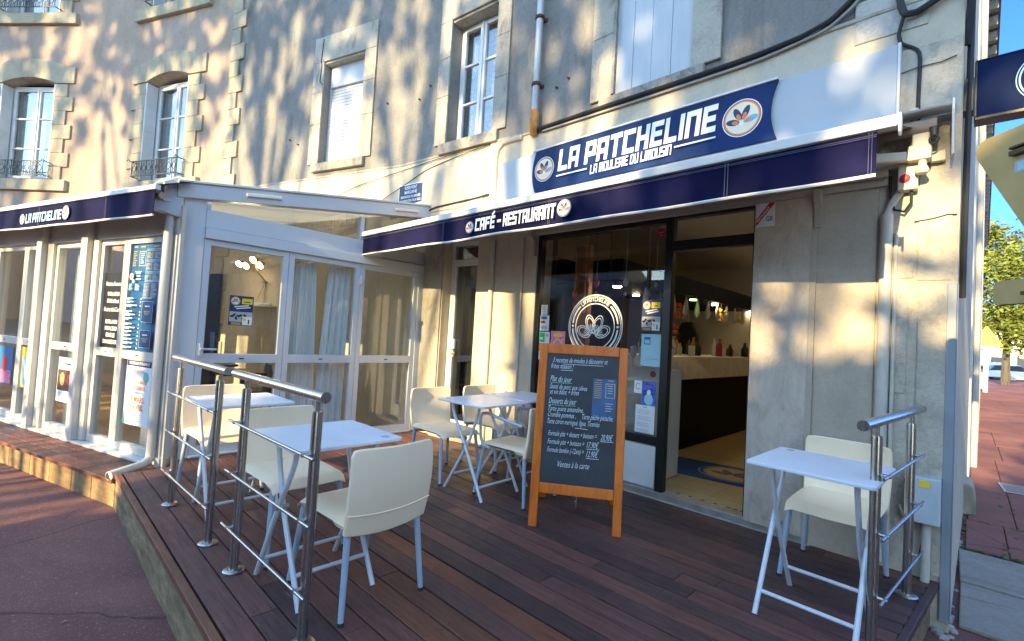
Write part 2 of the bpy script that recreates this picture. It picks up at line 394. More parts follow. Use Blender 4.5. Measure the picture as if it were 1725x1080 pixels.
# flat printing: shapes laid on a surface
class Print(MB):
    def __init__(s, M, d=.0): super().__init__(M); s.d = d; s.k = 0
    def _y(s): s.k += 1; return -(s.d + .0006 + s.k * .00022)
    def poly(s, pts, mat):
        y = s._y(); s.add([(x, y, z) for x, z in pts], (tuple(range(len(pts))),), mat)
    def rect(s, x0, z0, x1, z1, mat): s.poly(((x0, z0), (x1, z0), (x1, z1), (x0, z1)), mat)
    def ell(s, cx, cz, a, b, mat, rot=0, n=28):
        c, q = math.cos(rot), math.sin(rot)
        s.poly([(cx + a * math.cos(t) * c - b * math.sin(t) * q, cz + a * math.cos(t) * q + b * math.sin(t) * c) for t in [2 * math.pi * i / n for i in range(n)]], mat)
    def ring(s, cx, cz, a, b, t, mat, a0=0, a1=2 * math.pi, n=40, rot=0):
        y = s._y(); V = []; c, q = math.cos(rot), math.sin(rot)
        for i in range(n + 1):
            th = a0 + (a1 - a0) * i / n
            for k in (0, t):
                x_, z_ = (a - k) * math.cos(th), (b - k) * math.sin(th)
                V.append((cx + x_ * c - z_ * q, y, cz + x_ * q + z_ * c))
        s.add(V, [(2 * i, 2 * i + 1, 2 * i + 3, 2 * i + 2) for i in range(n)], mat)
    def line(s, x0, z0, x1, z1, w, mat):
        dx, dz = x1 - x0, z1 - z0; l = math.hypot(dx, dz) or 1; px, pz = -dz / l * w / 2, dx / l * w / 2
        s.poly(((x0 + px, z0 + pz), (x1 + px, z1 + pz), (x1 - px, z1 - pz), (x0 - px, z0 - pz)), mat)
    def text(s, txt, x, z, h, mat, width=None, shear=0, bold=0.0, align='LEFT', rot=0):
        V, F, W = glyphs(txt, shear, bold)
        if not F: return
        sx = (width / W) if width else h
        ox = {'LEFT': 0, 'CENTER': -W / 2, 'RIGHT': -W}[align]; y = s._y(); c, q = math.cos(rot), math.sin(rot)
        P = [((vx + ox) * sx, vz * h) for vx, vz in V]
        s.add([(x + a * c - b * q, y, z + a * q + b * c) for a, b in P], F, mat)
    def block(s, txt, x, z, h, width, mat, shear=.12, th=1.25, fn=None):
        pen = 0; items = []
        for ch in txt:
            if ch == ' ': pen += 2.6; continue
            st, wd = BLOCK[ch]; items.append((pen, st)); pen += wd + th + .75
        W = pen - .75 - th + th; k = h / (6 + th); kx = width / W
        for p0, st in items:
            for pl in st:
                for (ax, az), (bx, bz) in zip(pl, pl[1:]):
                    l = math.hypot(bx - ax, bz - az); ux, uz = (bx - ax) / l, (bz - az) / l; e = th / 2
                    q = [(ax - ux * e - uz * e, az - uz * e + ux * e), (bx + ux * e - uz * e, bz + uz * e + ux * e),
                         (bx + ux * e + uz * e, bz + uz * e - ux * e), (ax - ux * e + uz * e, az - uz * e - ux * e)]
                    pts = [((p0 + th / 2 + a + shear * b) * kx, (b + th / 2) * k) for a, b in q]
                    if fn: s.poly([fn(a, b) for a, b in pts], mat)
                    else: s.poly([(x + a, z + b) for a, b in pts], mat)
BLOCK = {
 'L': ([[(0, 6), (0, 0), (3.4, 0)]], 3.4), 'A': ([[(0, 0), (0, 6), (3.8, 6), (3.8, 0)], [(0, 2.3), (3.8, 2.3)]], 3.8),
 'P': ([[(0, 0), (0, 6), (3.8, 6), (3.8, 2.4), (0, 2.4)]], 3.8), 'T': ([[(0, 6), (4, 6)], [(2, 6), (2, 0)]], 4),
 'C': ([[(3.6, 6), (0, 6), (0, 0), (3.6, 0)]], 3.6), 'H': ([[(0, 0), (0, 6)], [(3.8, 0), (3.8, 6)], [(0, 3), (3.8, 3)]], 3.8),
 'E': ([[(3.4, 6), (0, 6), (0, 0), (3.4, 0)], [(0, 3), (3, 3)]], 3.4), 'I': ([[(0, 0), (0, 6)]], 0),
 'N': ([[(0, 0), (0, 6), (3.8, 6), (3.8, 0)]], 3.8), 'M': ([[(0, 0), (0, 6), (5, 6), (5, 0)], [(2.5, 6), (2.5, 0)]], 5),
 'O': ([[(0, 0), (0, 6), (3.8, 6), (3.8, 0), (0, 0)]], 3.8), 'U': ([[(0, 6), (0, 0), (3.8, 0), (3.8, 6)]], 3.8),
 'R': ([[(0, 0), (0, 6), (3.8, 6), (3.8, 2.8), (0, 2.8)], [(2, 2.8), (3.8, 0)]], 3.8), 'D': ([[(0, 0), (0, 6), (2.8, 6), (3.8, 5), (3.8, 1), (2.8, 0), (0, 0)]], 3.8),
 'S': ([[(3.6, 6), (0, 6), (0, 3), (3.6, 3), (3.6, 0), (0, 0)]], 3.6), 'F': ([[(3.4, 6), (0, 6), (0, 0)], [(0, 3), (3, 3)]], 3.4),
 '-': ([[(0, 3), (2.2, 3)]], 2.2), 'É': ([[(3.4, 6), (0, 6), (0, 0), (3.4, 0)], [(0, 3), (3, 3)], [(1.2, 7.8), (2.6, 8.8)]], 3.4)}
_G = {}
def glyphs(txt, shear, bold):
    k = (txt, shear, bold)
    if k in _G: return _G[k]
    cu = bpy.data.curves.new('glyphs', 'FONT'); cu.body = txt; cu.shear = shear; cu.offset = bold; cu.resolution_u = 2; cu.size = 1
    ob = bpy.data.objects.new('glyphs', cu)
    me = bpy.data.meshes.new_from_object(ob)
    V = [(v.co.x, v.co.y) for v in me.vertices]; F = [tuple(p.vertices) for p in me.polygons]
    bpy.data.objects.remove(ob); bpy.data.meshes.remove(me); bpy.data.curves.remove(cu)
    if V:
        x0 = min(a for a, b in V); V = [(a - x0, b) for a, b in V]; W = max(a for a, b in V)
    else: W = 1
    _G[k] = (V, F, W); return _G[k]
def emblem(p, cx, cz, r, outer=True):
    if outer: p.ell(cx, cz, r, r, 'ink_sky' if outer == 2 else 'ink_white'); p.ell(cx, cz, r * .95, r * .95, 'ink_navy')
    p.ell(cx, cz, r * .92, r * .92, 'ink_cream'); p.ring(cx, cz, r * .92, r * .92, r * .09, 'ink_orange')
    for ang, ln in ((168, .56), (118, .60), (66, .62), (14, .58)):
        t = R_(ang); dx, dz = math.cos(t), math.sin(t); bz = cz - .28 * r
        col = 'ink_sky' if ang == 14 else 'ink_navy'
        p.ell(cx + dx * .46 * r, bz + dz * .58 * r, ln * .62 * r, .165 * r, col, t)
        p.ell(cx + dx * .33 * r, bz + dz * .40 * r, ln * .30 * r, .10 * r, 'ink_orange', t)
    p.ell(cx, cz - .30 * r, .10 * r, .12 * r, 'ink_white')
# ------------------------------------------------------------------ ground
g = MB(); g.add([(-300, -300, 0), (300, -300, 0), (300, 500, 0), (-300, 500, 0)], ((0, 1, 2, 3),))
struct(g, 'ground', 'tarmac_red')
rd = MB(); rd.add([(-300, -46, .004), (300, -46, .004), (300, -9.5, .004), (-300, -9.5, .004)], ((0, 1, 2, 3),))
rd.add([(3.2, -9, .004), (12, -9, .004), (14, 150, .004), (4.4, 150, .004)], ((0, 1, 2, 3),))
struct(rd, 'road', 'tarmac_grey')
pv = MB()     # the pavement beside the side street, in sunken slabs with mossy joints
random.seed(3)
y = 1.74; row = 0
while y < 62:
    hgt = (.97, 1.9, 1.45)[row % 3] if y < 11 else 4.0
    xs = ([-.02, .235, 1.5, 3.1], [-.02, .31, 3.1], [-.02, .26, .9, 3.1])[row % 3] if y < 11 else [-.02, 3.1]
    for a, b in zip(xs, xs[1:]):
        o = .0135 * y; gp = .0035
        pv.rnd = random.random(); pv.box(a + o + gp, y + gp, -.02, b + o - gp, y + hgt - gp, .016 + random.random() * .003)
    y += hgt; row += 1
struct(pv, 'pavement', 'pavement_red', bevel=.006)
ms = MB(); random.seed(5)
for k in range(150):
    yy = random.choice([1.72, 1.72, 2.71, 2.71, 4.61, 4.61]) + random.gauss(0, .012); xx = random.uniform(-.02, .7)
    if random.random() < .4: yy = random.uniform(1.75, 5); xx = .0135 * yy + random.choice([-.03, .22, .31]) + random.gauss(0, .01)
    s = random.uniform(.008, .028)
    ms.lathe([(s, 0), (s * .8, s * .3), (s * .3, s * .5)], (xx, yy, .012), 6)
o = ms.build('moss', 'moss', smooth=True); tag(o, 'dark moss growing in the joints of the red pavement', 'moss', kind='stuff')
kb = MB()
for i in range(40): kb.box(3.05 + .0135 * (i * 1.5) + .02, i * 1.5 - 1, 0, 3.22 + .0135 * (i * 1.5) + .02, i * 1.5 + .49, .12)
struct(kb, 'kerb', 'concrete', bevel=.01)
# two pale slabs at the corner
sm = MB(); sm.box(-.015, .10, 0, .62, .835, .028); 
sm.M = Matrix.Rotation(R_(1.2), 4, 'Z'); sm.box(.0, .855, 0, .64, 1.60, .034)
struct(sm, 'kerb_slabs', 'slab_concrete', bevel=.008)
# rubble and loose stone between the slabs and the wall
rb = MB(); random.seed(8)
for k in range(46):
    s = random.uniform(.012, .05); x = random.uniform(-.13, -.03); yy = random.uniform(-.25, 1.9)
    rb.M = Matrix.Translation((x, yy, 0)) @ Matrix.Rotation(random.random() * 6, 4, 'Z')
    rb.lathe([(s, 0), (s * .9, s * .35), (s * .45, s * .55)], (0, 0, 0), 6)
o = rb.build('rubble', 'concrete'); tag(o, 'grey rubble and broken mortar along the foot of the corner wall', 'rubble', kind='stuff')
lf = MB(); random.seed(12)
for k in range(60):
    x, yy = random.uniform(-7, -1.6), random.uniform(-5.4, -3.3); a = random.random() * 6
    if yy > -3.2 - max(0, -x - 4.4) * .33: continue
    lf.M = Matrix.Translation((x, yy, .006)) @ Matrix.Rotation(a, 4, 'Z'); s = random.uniform(.008, .02)
    lf.add([(-s, 0, 0), (0, -s * .4, .006), (s, 0, .002), (0, s * .4, .005)], ((0, 1, 2, 3),))
lf.M = Matrix(); o = lf.build('leaf_litter', 'leaf_dry'); tag(o, 'scattered dry leaf bits on the red tarmac before the terrace', 'leaves', kind='stuff')

# ------------------------------------------------------------------ wooden terrace
DZ = .265
dk = thing('wooden_terrace', 'dark stained plank terrace on mossy timber sleepers, with steel rails along its edge', 'terrace', (-2.2, -1.5, 0))
random.seed(21)
bd = MB(); new = MB()
yb = -3.105; W = .118; i = 0
while yb < .02:
    xr = -.125 - (0.0 - yb) * .088; x = -5.04 if yb > -2.78 else -4.82
    x0 = x
    cuts = []
    c = x0 + random.uniform(.6, 2.4)
    while c < xr - .5: cuts.append(c); c += random.uniform(1.6, 2.6)
    xs = [x0] + cuts + [xr]
    for a, b in zip(xs, xs[1:]):
        t = bd
        if -1.75 < (a + b) / 2 < -.6 and i in (5, 6, 7) or (i in (8,) and a < -1.5 and b > -2.2): t = new
        if yb > -.75 and b < -3.2: t = new
        if t is new: t = MB()
        t.rnd = random.random()
        dz = random.uniform(-.002, .0015)
        t.box(a + .0015, yb + .004, DZ - .028 + dz, b - .0015, min(yb + W - .004, .0), DZ + dz)
        if t is not bd: t.build('plank', 'deck_wood_new', dk, bevel=.003, seg=1)['label'] = 'newer red brown plank'
    yb += W; i += 1
random.seed(33)
for i_ in range(26):
    yy = -3.105 + i_ * W
    for xx in [-4.7 + .62 * k for k in range(8)]:
        for dy in (.025, .093):
            if xx < -.5 and yy + dy < -.03: bd.lathe([(.0042, 0), (.0042, .0008)], (xx + random.uniform(-.012, .012), yy + dy, DZ + .0002), 6, 'joint_dark')
bd.build('plank', 'deck_wood', dk, bevel=.003, seg=1)

un = MB(); un.box(-5.0, -3.0, .01, -.45, -.1, DZ - .05); un.build('understructure', 'joint_dark', dk)
ed = MB()
ed.box(-4.83, -3.150, DZ - .034, -.40, -3.112, DZ + .004)
ed.rnd = .9; ed.build('edge_board', 'deck_wood_new', dk, bevel=.004)
ed = MB(); ed.rnd = .3; ed.bar((-.392, -3.148, DZ - .016), (-.116, -.02, DZ - .016), .034, .040); ed.build('edge_board', 'deck_wood', dk, bevel=.004)
fs = MB(); random.seed(4)
xs = [-4.83, -4.42, -2.9, -1.75, -.42]
for a, b in zip(xs, xs[1:]):
    fs.rnd = random.random(); fs.box(a + .004, -3.140, 0, b - .004, -3.05, DZ - .036)
fs.add([(-.405, -3.14, 0), (-.405 + .272, -.02, 0), (-.405 + .272, -.02, DZ - .034), (-.405, -3.14, DZ - .034), (-.47, -3.14, 0), (-.2, -.02, 0), (-.2, -.02, DZ - .034), (-.47, -3.14, DZ - .034)],
       ((0, 1, 2, 3), (4, 7, 6, 5), (3, 2, 6, 7), (0, 4, 5, 1), (0, 3, 7, 4), (1, 5, 6, 2)))
fs.build('sleeper', 'sleeper_mossy', dk, bevel=.008)
# the step under the veranda, yellow sleepers with red boards
vs = MB(FV); tb = MB(FV); random.seed(9)
x = -.10
for ln in (.36, .33, .40, .38, .45, .5, .5, .6, .6, .6, .6):
    vs.rnd = random.random()
    vs.box(-(x + ln) + .004, -.392, 0, -x - .003, -.25, .188); x += ln
vs.build('sleeper', 'sleeper_yellow', dk, bevel=.006)['label'] = 'sunlit yellow step sleepers'
x = -.10
for ln in (.5, .62, .7, .55, .8, .9, .9):
    for q in range(3):
        tb.rnd = random.random(); tb.box(-(x + ln) + .002, -.418 + q * .127, .190, -x - .002, -.294 + q * .127, .222)
    x += ln
tb.build('step_board', 'deck_wood_new', dk, bevel=.003, seg=1)

# ------------------------------------------------------------------ the corner building
bl = thing('corner_building', 'grey rendered corner building curving behind the cafe awning, with pale ground floor', 'building', (-3.6, .4, 0))
def holes(mb, x0, x1, z0, z1, ops, y=0, depth=.25, mat=None, reveal=True):
    xs = sorted({x0, x1, *[o[0] for o in ops], *[o[1] for o in ops]}); zs = sorted({z0, z1, *[o[2] for o in ops], *[o[3] for o in ops]})
    for a, b in zip(xs, xs[1:]):
        for c, d in zip(zs, zs[1:]):
            if a >= x0 and b <= x1 and c >= z0 and d <= z1 and not any(o[0] <= a and b <= o[1] and o[2] <= c and d <= o[3] for o in ops):
                mb.quad((a, y, c), (b, y, c), (b, y, d), (a, y, d), mat)
    if reveal:
        for a, b, c, d in ops:
            mb.quad((a, y, c), (a, y + depth, c), (a, y + depth, d), (a, y, d), mat); mb.quad((b, y, c), (b, y, d), (b, y + depth, d), (b, y + depth, c), mat)
            mb.quad((a, y, d), (a, y + depth, d), (b, y + depth, d), (b, y, d), mat); mb.quad((a, y, c), (b, y, c), (b, y + depth, c), (a, y + depth, c), mat)
ZT = 9.6; ZC = 3.77
W4 = (-2.42, -1.655, 3.83, 6.0); W3 = (-1.20, -.44, 3.90, 5.50); W2 = (-1.62, -.78, 3.98, 5.57)
uw = MB(FR['A']); holes(uw, -3.567, 0, ZC, ZT, [W4])
uw.M = FR['B']; holes(uw, -2.068, 0, ZC, ZT, [W3])
uw.M = FR['C']; holes(uw, -4.005, 0, ZC, ZT, [W2])
uw.M = Matrix()
uw.add([(-.055, 0, ZC), (.28, 26, ZC), (.28, 26, ZT), (-.055, 0, ZT)], ((0, 1, 2, 3),), 'render_cream')
uw.build('upper_wall', 'render_grey', bl)
lw = MB(FR['A']); SH = (-3.24, -1.10, .0, 2.64)
holes(lw, -3.567, -.0, .0, ZC, [SH], -.012)
lw.M = FR['B']; DR = (-1.09, -.54, .0, 2.66); holes(lw, -2.068, 0, .0, ZC, [DR], -.012)
lw.M = FR['C']; holes(lw, -4.005, 0, .0, ZC, [], -.012)
lw.M = Matrix(); lw.add([(-.055, -.012, 0), (.28, 26, 0), (.28, 26, ZC), (-.055, -.012, ZC)], ((0, 1, 2, 3),))
lw.build('lower_wall', 'render_cream', bl)
# thin string course where the two renders meet
sc_ = MB()
for s in 'BC':
    sc_.M = FR[s]; sc_.box(-SEG[s][2], -.022, ZC - .02, 0, -.001, ZC + .012)
sc_.M = FR['A']; sc_.box(-3.567, -.026, ZC - .03, 0, -.001, ZC - .002)
sc_.build('string_course', 'stone_grey', bl, bevel=.006)
# roof slab and eaves over the side street
rf = MB(); rf.box(-9.4, -.45, ZT + .012, .1, 8, ZT + .2); rf.build('roof', 'tile_roof', bl)
# corner: rough repaired render, raised panels
cr = MB(FR['A'])
cr.prism([(-.375, .0), (-.004, .0), (-.004, 3.45), (-.375, 3.45)], (0, -.013, 0), (1, 0, 0), (0, 0, 1), (0, -1, 0), .014)
cr.box(-.372, -.034, 2.02, -.20, -.028, 2.24); cr.box(-.17, -.036, .3, -.02, -.028, 1.95)
cr.box(-.37, -.034, 1.32, -.22, -.028, 1.96); cr.box(-.18, -.033, 2.0, -.03, -.028, 2.65)
cr.build('corner_render', 'corner_render', bl, bevel=.006)
for pts in ([(-.20, 2.36), (-.15, 2.365), (-.11, 2.37), (-.05, 2.385), (-.01, 2.38)], [(-.21, .82), (-.20, .70), (-.16, .62), (-.13, .60), (-.12, .50), (-.135, .40)], [(-.3, 3.30), (-.2, 3.315), (-.1, 3.31), (-.03, 3.325)]):
    kk = MB(FR['A'])
    for (x0, z0), (x1, z1) in zip(pts, pts[1:]): kk.bar((x0, -.0375, z0), (x1, -.0375, z1), .005, .005)
    kk.build('crack', 'joint_dark', bl)
for f_, x, z in (('B', -1.75, 4.62), ('B', -1.55, 4.75), ('C', -.30, 4.7), ('C', -2.3, 4.45), ('C', -2.1, 4.35), ('A', -3.1, 4.15), ('A', -2.95, 4.2)):
    kk = MB(FR[f_]); kk.tube([(x, .01, z), (x, -.03, z - .004)], .011, 7); kk.build('wall_anchor', 'rust', bl)
gu = MB(); gu.box(-.098, -.040, .06, -.0565, -.0285, 1.98); gu.box(-.056, -.040, .06, -.050, .03, 1.98); gu.build('corner_guard', 'guard_blue', bl, bevel=.004)
# pale corner stone on the pavement side
ks = MB(); ks.prism([(0, 0), (.115, 0), (.115, .14), (.095, .27), (.07, .30), (0, .31)], (-.04, 2.95, 0), (1, 0, 0), (0, 0, 1), (0, 1, 0), .5)
ks.build('corner_stone', 'stone_pale', bl, bevel=.012)
# marble pier, lintel with brackets, right-hand plaster panel
mp = MB(FR['A']); mp.box(-1.098, -.05, .30, -.735, .28, 2.60); mp.build('marble_pier', 'marble', bl, bevel=.004)
pn = MB(FR['A']); pn.box(-.70, -.035, .0, -.375, -.013, 2.60); pn.box(-.735, -.05, .29, -.70, -.013, 2.60)
pn.build('wall_panel', 'panel_cream', bl, bevel=.003)
li = MB(FR['A'])
li.box(-3.33, -.10, 2.645, -.33, -.012, 2.70); li.box(-3.33, -.06, 2.60, -.33, -.013, 2.645)
for x in (-.70, -3.27):
    li.prism([(0, 0), (.0, .245), (.11, .245), (.11, .20), (.06, .16), (.045, 0)], (x - .02, -.0125, 2.38), (0, -1, 0), (0, 0, 1), (1, 0, 0), .045)
li.build('lintel', 'panel_cream', bl, bevel=.004)
# rounded moulding frame round the sign panel
mo = MB(FR['B'])
mo.tube([(-.335, -.02, 3.0), (-.345, -.02, 3.55), (-.32, -.02, 3.66), (-.25, -.02, 3.72), (-.1, -.02, 3.73), (.02, -.02, 3.73)], .030, 8)
mo.build('sign_moulding', 'render_cream', bl, smooth=True)
wp = MB(FR['B']); wp.box(-1.95, -.024, 3.05, -.52, -.0125, 3.68); wp.build('plaster_panel', 'render_cream', bl, bevel=.01)
# door step threshold
ts = MB(FR['A']); ts.box(-3.24, -.03, .245, -.70, .12, .312, 'zinc'); ts.box(-3.26, -.07, .235, -.68, -.03, .268, 'stone_grey'); ts.build('threshold', 'zinc', bl, bevel=.004)
# blue flaked plaque on the wall
fp = MB(FR['A']); fp.box(-.535, -.02, 3.585, -.165, -.001, 3.87); fp.build('old_painted_panel', 'patch_blue', bl, bevel=.004)

# windows -------------------------------------------------------------
def surround(M, op, ow, name='window_surround', mat='stone_grey', y=-.028, sill='sill_worn', sl_h=.13, top=.40, parent=None, inner=.0):
    a, b, c, d = op; mb = MB(M)
    z = c; k = 0
    hs = [.62, .5, .66, .55, .7]
    for sgn, e in ((-1, a), (1, b)):
        z = c; k = 0
        while z < d - .02:
            z1 = min(d, z + hs[k % 5])
            if sgn < 0: mb.box(e - ow, y, z + .003, e, .0, z1)
            else: mb.box(e, y, z + .003, e + ow, .0, z1)
            z = z1; k += 1
    mb.box(a - ow, y, d + .003, b + ow, 0, d + top)
    mb.box(a, .0, d - .03, b, .2, d - .001)
    o = mb.build(name, mat, parent, bevel=.006)
    sm = MB(M); sm.box(a - ow * .5, y - .03, c - sl_h, b + ow * .5, .12, c - .002); sm.build('sill', sill, o, bevel=.012)
    return o
ws = surround(FR['A'], W4, .24, parent=bl, sl_h=.10)
rj = MB(FR['A']); rj.prism([(-.04, 0), (.13, 0), (.13, .01), (-.04, .03)], (W4[0] + .001, .001, 3.85), (0, 1, 0), (1, 0, 0), (0, 0, 1), 2.1); rj.build('jamb_lining', 'sill_worn', bl)
sb = MB(FR['A'])
for i in range(4):
    x = W4[0] + .012 + i * .1865; sb.rnd = random.random(); sb.box(x, .005 + (i % 2) * .002, W4[2] + .03, x + .1835, .035, W4[3] - .02)
sh = sb.build('window_shutter', 'shutter_white', bl, bevel=.003)
sh['label'] = 'closed white board shutters'
surround(FR['B'], W3, .20, parent=bl, sl_h=.14)
def french_window(M, op, y, parent, name='window', mat='paint_white', fw=.05, bars=2, gm='glass_window', back='lace', meet=True, leaf_open=0):
    a, b, c, d = op; mb = MB(M); mid = (a + b) / 2
    mb.box(a, y, c, a + fw, y + .06, d); mb.box(b - fw, y, c, b, y + .06, d); mb.box(a + fw, y, d - fw, b - fw, y + .06, d); mb.box(a + fw, y, c, b - fw, y + .06, c + fw)
    mb.box(mid - .05, y - .015, c + fw, mid + .05, y + .045, d - fw); mb.box(mid - .012, y - .03, c + fw, mid + .012, y - .0151, d - fw)
    for e in (a + fw, b - fw):
        x0, x1 = (e, e + .035) if e < mid else (e - .035, e); mb.box(x0, y - .012, c + fw, x1, y + .04, d - fw)
    for s in (0, 1):
        x0, x1 = (a + fw + .035, mid - .05) if s == 0 else (mid + .05, b - fw - .035)
        mb.box(x0, y - .01, c + fw, x1, y + .04, c + fw + .05); mb.box(x0, y - .01, d - fw - .045, x1, y + .04, d - fw)
        for i in range(bars):
            z = c + fw + (d - c - 2 * fw) * (i + 1) / (bars + 1); mb.box(x0, y - .006, z - .014, x1, y + .034, z + .014)
    o = mb.build(name, mat, parent, bevel=.003, seg=1)
    gl = MB(M)
    for x0, x1 in ((a + fw + .03, mid - .045), (mid + .045, b - fw - .03)): gl.box(x0, y + .012, c + fw + .04, x1, y + .018, d - fw - .04)
    gl.build('pane', gm, o)
    if back:
        cu = MB(M); n = 40
        for i in range(n):
            xa, xb = a + (b - a) * i / n, a + (b - a) * (i + 1) / n
            ya, yb = y + .14 + .012 * math.sin(i * 1.3), y + .14 + .012 * math.sin((i + 1) * 1.3); cu.quad((xa, ya, c), (xb, yb, c), (xb, yb, d), (xa, ya, d))
        cu.build('net_curtain', back, o, smooth=True)
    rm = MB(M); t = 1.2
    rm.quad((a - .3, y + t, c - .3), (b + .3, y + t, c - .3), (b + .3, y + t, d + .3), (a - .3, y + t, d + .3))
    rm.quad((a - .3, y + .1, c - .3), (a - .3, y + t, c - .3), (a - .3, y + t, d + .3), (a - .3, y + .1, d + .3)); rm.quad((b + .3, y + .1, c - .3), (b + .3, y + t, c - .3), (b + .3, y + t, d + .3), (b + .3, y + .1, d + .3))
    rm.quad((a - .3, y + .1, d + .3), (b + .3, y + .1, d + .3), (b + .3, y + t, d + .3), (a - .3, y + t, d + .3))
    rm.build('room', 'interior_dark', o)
    return o
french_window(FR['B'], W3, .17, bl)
surround(FR['C'], W2, .22, parent=bl, sl_h=.13)
sh = MB(FR['C']); a, b, c, d = W2
sh.box(a + .035, .10, d - .36, b - .035, .16, d - .0); sh.box(a, .12, c, a + .035, .17, d); sh.box(b - .035, .12, c, b, .17, d); sh.box(a + .035, .125, c, b - .035, .165, c + .05)
z = c + .05
while z < d - .365: sh.box(a + .036, .138, z + .002, b - .036, .150, min(z + .047, d - .361)); z += .049
sh.build('roller_shutter', 'shutter_white', bl, bevel=.003, seg=1)
pc = MB(FR['C']); pc.tube([(a - .03, -.034, d + .36), (a - .06, -.034, d + .02), (a - .04, -.034, d - .06), (a - .06, -.034, d - .3), (a - .0, -.033, d - .36)], .006, 5)
pc.build('crack_cable', 'cable_black', bl)

# downpipe with brackets and terracotta elbow
dp = MB(FR['A'])
dp.tube([(-3.335, -.075, 3.93), (-3.335, -.075, 7.6)], .038, 14); o = dp.build('downpipe', 'pipe_zinc', bl, smooth=True)
bk = MB(FR['A'])
for z in (4.23, 4.96, 5.75): bk.lathe([(.043, -.02), (.052, -.012), (.052, .012), (.043, .02)], (-3.335, -.075, z), 14); bk.box(-3.385, -.02, z - .02, -3.285, .0, z + .012)
bk.build('pipe_bracket', 'rust', o, smooth=True)
el = MB(FR['A']); el.tube([(-3.335, -.075, 3.94), (-3.335, -.075, 3.86), (-3.338, -.07, 3.80), (-3.36, -.05, 3.755), (-3.38, -.01, 3.73)], .052, 14); el.build('pipe_elbow', 'terracotta', o, smooth=True)
# second pipe by the marble pier, and small pipes
q = MB(FR['A']); q.tube([(-.33, -.05, .3), (-.33, -.05, 2.42)], .032, 12); q.tube([(-.33, -.05, 2.42), (-.30, -.05, 2.5), (-.23, -.05, 2.62), (-.215, -.05, 2.75), (-.215, -.05, 3.05)], .022, 10)
q.build('wall_pipe', 'pipe_cream', bl, smooth=True)
q = MB(FR['A']); q.tube([(-.282, -.045, .3), (-.282, -.045, 2.3)], .010, 8); q.build('conduit', 'pipe_cream', bl, smooth=True); q = MB(FR['A']); q.tube([(-3.42, -.03, .3), (-3.43, -.03, 2.6)], .011, 8); q.build('conduit', 'pipe_cream', bl, smooth=True)
q = MB(FR['B']); q.tube([(-.30, -.035, .27), (-.30, -.035, 2.6)], .028, 10); q.build('wall_pipe', 'pipe_cream', bl, smooth=True)

# the shop front ----------------------------------------------------------
shf = MB(FR['A']); y0, y1 = -.0, .07
X0, XM0, XM1, X1 = -3.24, -1.815, -1.745, -1.10
shf.box(X0, y0, .30, X0 + .05, y1, 2.635); shf.box(XM0, y0, .30, XM1, y1, 2.635)
shf.box(X0 + .05, y0, 2.56, XM0, y1, 2.635); shf.box(XM1, y0, 2.585, X1, y1, 2.635)
shf.box(X0 + .05, y0, .68, XM0, y1, .755); shf.box(XM1, y0, 2.315, X1, y1, 2.40); shf.box(X1 - .02, y0, .30, X1 - .002, y1, 2.585)
shf = shf.build('shop_front', 'frame_black', bl, bevel=.004)
gl = MB(FR['A']); gl.box(X0 + .045, .03, .75, XM0 + .005, .036, 2.565); gl.build('display_pane', 'glass_shop', shf)
gl = MB(FR['A']); gl.box(XM1 - .005, .03, 2.395, X1 - .015, .036, 2.59); gl.build('transom_pane', 'glass_shop', shf)
lp = MB(FR['A']); lp.box(X0 + .052, .015, .312, XM0 - .002, .06, .678); lp.build('stall_riser', 'paint_white', shf, bevel=.02, seg=3)
# side door to the flats, white frame with dark glass
sd = MB(FR['B']); a, b, c, d = DR; y = .12
sd.box(a, y, .3, a + .05, y + .07, d); sd.box(b - .05, y, .3, b, y + .07, d); sd.box(a + .05, y, d - .05, b - .05, y + .07, d); sd.box(a + .05, y, 2.36, b - .05, y + .07, 2.44)
sd.box(a + .05, y + .01, .3, b - .05, y + .06, .46); sd.box(b - .085, y + .01, .46, b - .05, y + .06, 2.36); sd.box(a + .05, y + .01, .46, a + .08, y + .06, 2.36)
sd = sd.build('house_door', 'paint_white', bl, bevel=.004)
gl = MB(FR['B']); gl.box(a + .07, y + .03, .45, b - .08, y + .036, 2.37); gl.box(a + .05, y + .03, 2.43, b - .05, y + .036, d - .05); gl.build('pane', 'glass_window', sd)
hh = MB(FR['B']); hh.box(a + .085, y - .02, 1.33, a + .135, y + .01, 1.45); hh.box(a + .085, y - .02, 1.23, a + .135, y + .01, 1.31, 'zinc'); hh.tube([(a + .11, y - .05, 1.28), (a + .19, y - .05, 1.28)], .009, 8, 'zinc'); hh.build('door_lock', 'paint_white', sd, bevel=.003)
rm = MB(FR['B']); t = 1.0
rm.quad((a, t, .3), (b, t, .3), (b, t, d), (a, t, d)); rm.quad((a - .01, .2, .3), (a - .01, t, .3), (a - .01, t, d), (a - .01, .2, d)); rm.quad((b + .01, .2, .3), (b + .01, t, .3), (b + .01, t, d), (b + .01, .2, d)); rm.quad((a, .2, d), (b, .2, d), (b, t, d), (a, t, d)); rm.quad((a, .0, .3), (b, 0, .3), (b, t, .3), (a, t, .3))
rm.build('hallway', 'interior_cream', sd)
st = MB(FR['B']); st.box(a - .05, -.06, .2, b + .05, .12, .30); st.build('door_step', 'concrete', bl, bevel=.006)
ic = MB(FR['B']); ic.lathe([(.05, 0), (.05, .01), (.03, .02)], (0, 0, 0), 16)
ic.v = [FR['B'] @ Vector((-1.22 + (FR['B'].inverted() @ v).x, -.014 - (FR['B'].inverted() @ v).z, 1.54 + (FR['B'].inverted() @ v).y)) for v in ic.v]
ic.build('vent_hole', 'frame_black', bl, smooth=True)
